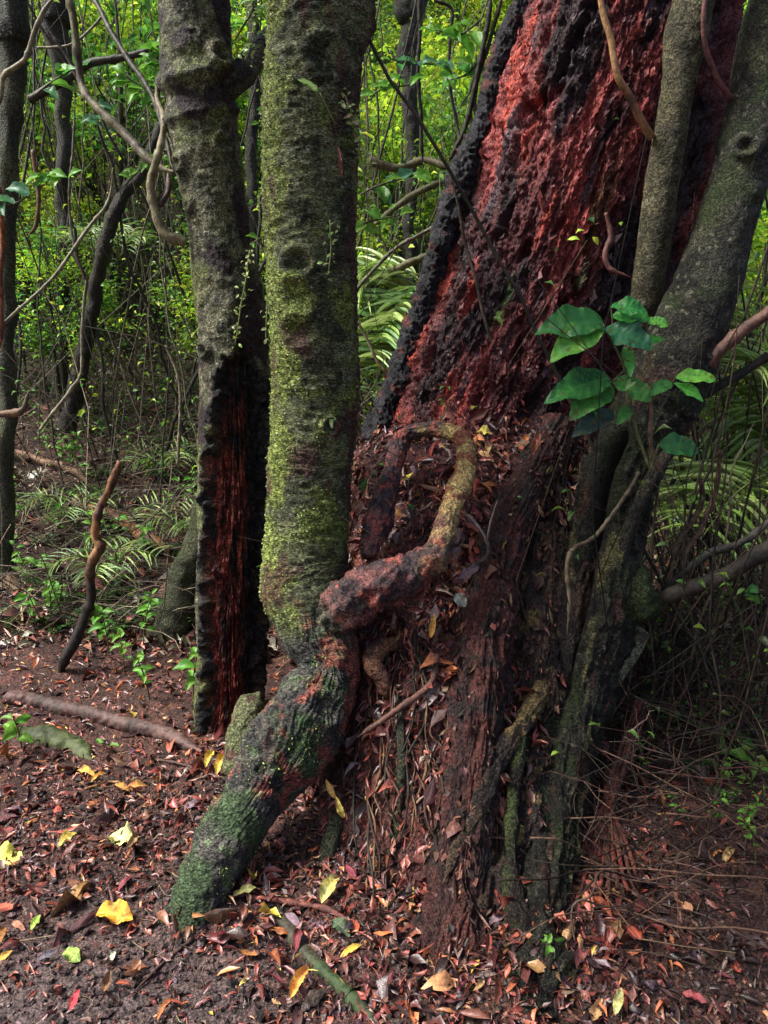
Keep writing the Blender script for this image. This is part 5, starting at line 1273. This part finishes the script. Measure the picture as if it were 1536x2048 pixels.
# ------------------------------------------------------------------ countless thin twigs and tiny leaves of the undergrowth
def twig_mass(name, n, xr, yr, label, L=(.15, .7), rad=(.0015, .004), pal=((.14, .11, .08), (.07, .05, .035), (.22, .18, .12), (.03, .025, .02)), steep=.6, lift=.12):
    y = rng.uniform(*yr, n); x = rng.uniform(*xr, n) * y
    z = hgt(x, y) + rng.uniform(-.01, lift, n)
    m, ns = 5, 3
    d = rng.normal(size=(n, 3)); d[:, 2] = np.abs(d[:, 2]) * steep; d = unit(d)
    Ls = rng.uniform(*L, n)
    t = np.linspace(0, 1, m)
    sag = rng.normal(0, .22, (n, 1, 3)) * (t - t ** 2)[None, :, None] * 2
    P = np.stack([x, y, z], -1)[:, None] + (d[:, None] * t[None, :, None] + sag) * Ls[:, None, None] + rng.normal(0, .006, (n, m, 3))
    P[..., 2] = np.maximum(P[..., 2], hgt(P[..., 0], P[..., 1]) + .003)
    r = rng.uniform(*rad, n)[:, None] * (1 - .5 * t)[None]
    A = unit(np.cross(d, rng.normal(size=(n, 3)))); B = np.cross(d, A)
    an_ = np.arange(ns) * 2 * math.pi / ns
    V = P[:, :, None] + r[:, :, None, None] * (A[:, None, None] * np.cos(an_)[None, None, :, None] + B[:, None, None] * np.sin(an_)[None, None, :, None])
    f = (grid_faces(m, ns, True)[None] + (np.arange(n) * m * ns)[:, None, None]).reshape(-1, 4)
    c = np.repeat(palette(n, pal, np.ones(len(pal)), .3), m * ns, 0)
    tag(link(name, make_mesh(name, V.reshape(-1, 3), f, c, M['vine'])), label, 'twigs', kind='stuff')
    return P
twig_mass('bank_twigs', 5000, (-.62, .05), (3.7, 9), 'fine dead twigs strewn over the leafy bank', steep=.5)
twig_mass('undergrowth_twigs', 1300, (.27, .62), (1.75, 5), 'fine dead twigs tangled in the dark undergrowth', (.08, .45), (.0008, .0026), ((.05, .034, .025), (.03, .02, .015), (.11, .07, .048), (.015, .012, .01), (.06, .026, .02)), steep=.5, lift=.24)
twig_mass('gap_twigs', 700, (-.06, .16), (4.3, 9), 'fine twigs filling the gap behind the red trunk', (.3, 1.0), (.002, .005), steep=1.5, lift=.8)
twig_mass('hillside_stems', 1500, (-.62, .62), (7.5, 16), 'countless thin upright stems of the far thicket', (.8, 2.8), (.003, .009), steep=4, lift=.6)
twig_mass('path_twigs', 260, (-.5, .5), (1.4, 2.6), 'little dead twigs lying on the litter by the path', (.04, .16), (.0008, .002), steep=.05, lift=.01)
def cover(name, n, xr, yr, ls, pal, label, lift=.1):
    y = rng.uniform(*yr, n); x = rng.uniform(*xr, n) * y
    p = np.stack([x, y, np.zeros(n)], -1)
    k = fbm(p * 1.7 + 5, 2) > -.05
    x, y = x[k], y[k]; n = len(x)
    pos = np.stack([x, y, hgt(x, y) + rng.gamma(2, lift / 2, n)], -1)
    v, f, c = scatter([leaf_t(3, .5, .5, .3, .3, 0, .1, 8), leaf_t(3, .34, .5, .4, .4, .4, .1, 9)], pos, np.array([0, -.3, 1.0]) + rng.normal(0, .5, (n, 3)), rng.normal(size=(n, 3)), rng.uniform(.6, 1.4, n) * ls, palette(n, pal, np.ones(len(pal)), .3))
    return tag(link(name, make_mesh(name, v, f, c, M['leaf'])), label, 'ground cover', kind='stuff')
cover('bank_undergrowth', 17000, (-.62, .05), (5.6, 10), .034, DG + MG + [(.20, .26, .12), (.16, .2, .12)], 'small green leaves of the ground cover on the bank', .16)
cover('gap_undergrowth', 5000, (-.08, .2), (4.6, 9.5), .05, MG + YG[:2], 'small green leaves growing in the gap behind the red trunk', .5)
cover('hillside_foliage', 26000, (-.64, .64), (8.0, 24), .07, MG + YG, 'mass of small green leaves covering the far hillside', .5)

# crowns of the bank trees, added out of view to shade the bank
def shade_crown(parent, loc, sc_, k, a):
    o = bpy.data.objects.new('crown', CROWNS[k][0]); col.objects.link(o); o.parent = parent
    o.location = [float(v) for v in loc]; o.scale = (sc_, sc_, sc_ * .6); o.rotation_euler = (0, 0, a)
for i, (o, p) in enumerate(CROWN_AT):
    shade_crown(o, p, 1.3, (5, 3, 4)[i % 3], i * 1.7)
# unseen limb and crowns added to the mossy tree to shade the right foreground
stick('branch', np.array([[-.28, 2.62, 3.1, .07], [-.7, 2.3, 3.45, .05], [-1.1, 2.0, 3.6, .04], [-1.6, 1.65, 3.65, .02]]) - np.array([*mo, 0.0])[None, :], (.045, .043, .032), (.08, .08, .05), parent=mid, world=True, nseg=12, mat='bark')
for (x, y, z, k) in [(-1.5, 1.65, 3.65, 5), (-1.15, 1.95, 3.6, 3), (-1.75, 1.25, 3.7, 5)]:
    shade_crown(mid, np.array([x, y, z]) - mo, .85, k, x * 9)
# low bushes on the bank beyond the vines
for k in range(22):
    y = rng.uniform(7.6, 11); x = rng.uniform(-.58, .02) * y
    kd = int(rng.choice(6, p=[.2, .15, .2, .2, .15, .1]))
    s_ = rng.uniform(.5, .8); z = float(hgt(x, y))
    e = tag(empty('bush', (x, y, z)), ['bushy yellow-green', 'broad-leaved yellow-green', 'fine-leaved lime', 'mid green', 'narrow green', 'dark green'][kd] + ' low bush on the upper bank', 'bush', ['bushy yellow-green', 'broad-leaved yellow-green', 'fine-leaved lime', 'mid green', 'narrow green', 'dark green'][kd] + ' low bushes on the upper bank')
    for nm, me in (('stem', SAPTR[kd]), ('crown', CROWNS[kd][0])):
        o = bpy.data.objects.new(nm, me); col.objects.link(o); o.parent = e
        o.location = (0, 0, .75 * s_); o.rotation_euler = (0, 0, k * 1.3); o.scale = (s_, s_, s_)

# rootlets hanging over the stump slope
SFy = SEC[:, 2] - SEC[:, 4]
def slope_pt(px, py, out):
    """point just in front of the stump slope on the ray of a pixel"""
    d = ray(px, py)
    t = np.linspace(1.4, 4, 200)
    P = np.array([0, 0, CAM_Z]) + d * t[:, None]
    x_c = np.interp(P[:, 2], SEC[:, 0], SEC[:, 1]); y_c = np.interp(P[:, 2], SEC[:, 0], SEC[:, 2]); r_x = np.interp(P[:, 2], SEC[:, 0], SEC[:, 3]); r_y = np.interp(P[:, 2], SEC[:, 0], SEC[:, 4])
    ins = (((P[:, 0] - x_c) / r_x) ** 2 + ((P[:, 1] - y_c) / r_y) ** 2 < 1) | (P[:, 2] < hgt(P[:, 0], P[:, 1]))
    return P[int(np.argmax(ins))] + np.array([0, -out, out * .3])
for k in range(46):
    px, py = rng.uniform(690, 1000), rng.uniform(1250, 1560)
    L = rng.uniform(120, 330)
    m = 6
    pts = []
    xs = px + np.cumsum(rng.normal(-2, 12, m))
    for i in range(m):
        yy = min(py + L * i / (m - 1), 1830)
        p = slope_pt(xs[i], yy, rng.uniform(.012, .05) if 0 < i < m - 1 else .0)
        pts.append([*(p - off), rng.uniform(.002, .0055) * (1 - .09 * i)])
    c_ = [(.05, .03, .022), (.10, .05, .035), (.03, .03, .02), (.15, .09, .05)][k % 4]
    stick('rootlet', pts, c_, tuple(np.array(c_) * .6), parent=red, world=True, nseg=6, nlen=40, wig=.4)
# fuzz of moss on the mossy trunk
mm = np.clip(mossy * tr + (1 - tr) * sstep(.05, .35, fbm(MV * 6 + 5, 3)) * .3, 0, 1) * (np.abs(g_mid_an) < 1.9)
sel = np.argwhere((rng.uniform(size=mm.shape) < mm * .35))
pk = sel[rng.choice(len(sel), 9000)]
Nm = g_mid_N[pk[:, 0], pk[:, 1]]
pp = MV[pk[:, 0], pk[:, 1]] + mo
v, f, c = scatter([leaf_t(3, .5, .45, .3, .4, 0, .2, 61), leaf_t(3, .35, .5, .3, .6, 0, .2, 62)], pp - Nm * .001, Nm + rng.normal(0, .8, Nm.shape), Nm * .7 + rng.normal(0, .6, Nm.shape) + np.array([0, 0, -.3]), rng.uniform(.004, .011, len(pp)), palette(len(pp), [(.12, .16, .03), (.22, .27, .06), (.06, .09, .02), (.30, .33, .12)], [4, 4, 4, 1], .25))
tag(link('moss', make_mesh('moss', v - mo, f, c, M['litter']), mid), kind='stuff')

# litter drifted against the foot of the knuckled root and the tree bases
fx, fy = [], []
for (cx, cy, rr_, n) in [(-.43, 1.84, .12, 150), (.42, 1.72, .16, 160), (.2, 1.78, .22, 200), (-.55, 2.85, .2, 120)]:
    a = rng.uniform(0, 6.28, n); r = rr_ * np.sqrt(rng.uniform(.4, 1.3, n))
    fx.append(cx + r * np.cos(a)); fy.append(cy + r * np.sin(a))
fx, fy = np.concatenate(fx), np.concatenate(fy); n = len(fx)
v, f, c = scatter(LT, np.stack([fx, fy, hgt(fx, fy) + rng.uniform(.004, .028, n)], -1), slope_n(fx, fy) + rng.normal(0, .4, (n, 3)), rng.normal(size=(n, 3)), .02 + rng.gamma(2, .011, n), palette(n, DEAD, DEADW, .3))
tag(link('drifted_litter', make_mesh('drifted_litter', v, f, c, M['litter'])), 'dead leaves drifted against the tree feet', 'litter', kind='stuff')

cover('tangle_leaves', 2600, (.28, .62), (2.2, 5.5), .028, DG + MG[:2], 'small dark leaves low in the tangle beside the dark tree', .1)
# loose lime saplings half way up the bank
for k in range(15):
    y = rng.uniform(6.0, 8.2); x = rng.uniform(-.52, -.03) * y
    kd = (2, 0, 4, 1)[k % 4]
    s_ = rng.uniform(.45, .7); z = float(hgt(x, y))
    nm_ = ['loose yellow-green', 'broad-leaved pale', 'fine-leaved lime', '', 'narrow mid green'][kd]
    e = tag(empty('sapling', (x, y, z)), nm_ + ' sapling among the dark vine stems half way up the bank', 'tree', nm_ + ' saplings half way up the bank')
    for nm, me in (('trunk', SAPTR[kd]), ('crown', CROWNS[kd][0])):
        o = bpy.data.objects.new(nm, me); col.objects.link(o); o.parent = e
        o.location = (0, 0, 1.85 * s_); o.rotation_euler = (0, 0, k * 1.3); o.scale = (s_ * 1.25, s_ * 1.25, s_)

def stem_leaves(name, P, nl, ls, pal, label, spread_=.05):
    k = rng.integers(0, len(P), nl); i = rng.integers(2, P.shape[1], nl)
    cl = rng.uniform(size=len(P)) < .6
    ok = cl[k]; k, i = k[ok], i[ok]; n = len(k)
    pos = P[k, i] + rng.normal(0, spread_, (n, 3))
    tint = np.exp(rng.normal(0, .3, len(P)))[k][:, None]
    v, f, c = scatter([leaf_t(4, .5, .45, .3, .3, 0, .15, 8), leaf_t(4, .38, .45, .4, .4, .4, .15, 9)], pos, np.array([0, -.5, 1.0]) + rng.normal(0, .45, (n, 3)), rng.normal(size=(n, 3)) * np.array([1, 1, .5]) - np.array([0, 0, .3]), rng.uniform(.5, 1.4, n) * ls, palette(n, pal, np.ones(len(pal)), .2) * tint)
    tag(link(name, make_mesh(name, v, f, c, M['leaf'])), label, 'foliage', kind='stuff')
PS = twig_mass('bank_stems', 420, (-.6, .03), (4.4, 8.5), 'countless hair-thin stems standing over the leafy bank', (.8, 3.2), (.0018, .0045), ((.05, .045, .03), (.13, .11, .075), (.03, .027, .02)), steep=4, lift=.3)
stem_leaves('bank_stem_leaves', PS, 5200, .042, YG + MG, 'small bright leaves on the thin stems over the bank', .07)
PS = twig_mass('gap_stems', 130, (-.06, .14), (4.3, 8.5), 'hair-thin stems standing in the gap behind the red trunk', (.8, 3.0), (.0018, .0045), ((.05, .045, .03), (.13, .11, .075), (.03, .027, .02)), steep=4, lift=.3)
stem_leaves('gap_stem_leaves', PS, 1800, .045, YG + MG, 'small bright leaves on thin stems in the gap behind the red trunk', .07)
PS = twig_mass('tangle_stems', 420, (.31, .6), (2.4, 6), 'hair-thin dark stems tangled beyond the dark tree', (.4, 2.0), (.0012, .0035), ((.03, .025, .018), (.09, .065, .045), (.02, .017, .013)), steep=2.2, lift=.3)
stem_leaves('tangle_stem_leaves', PS, 1700, .032, MG + DG, 'small green leaves on the dark stems beyond the dark tree', .06)
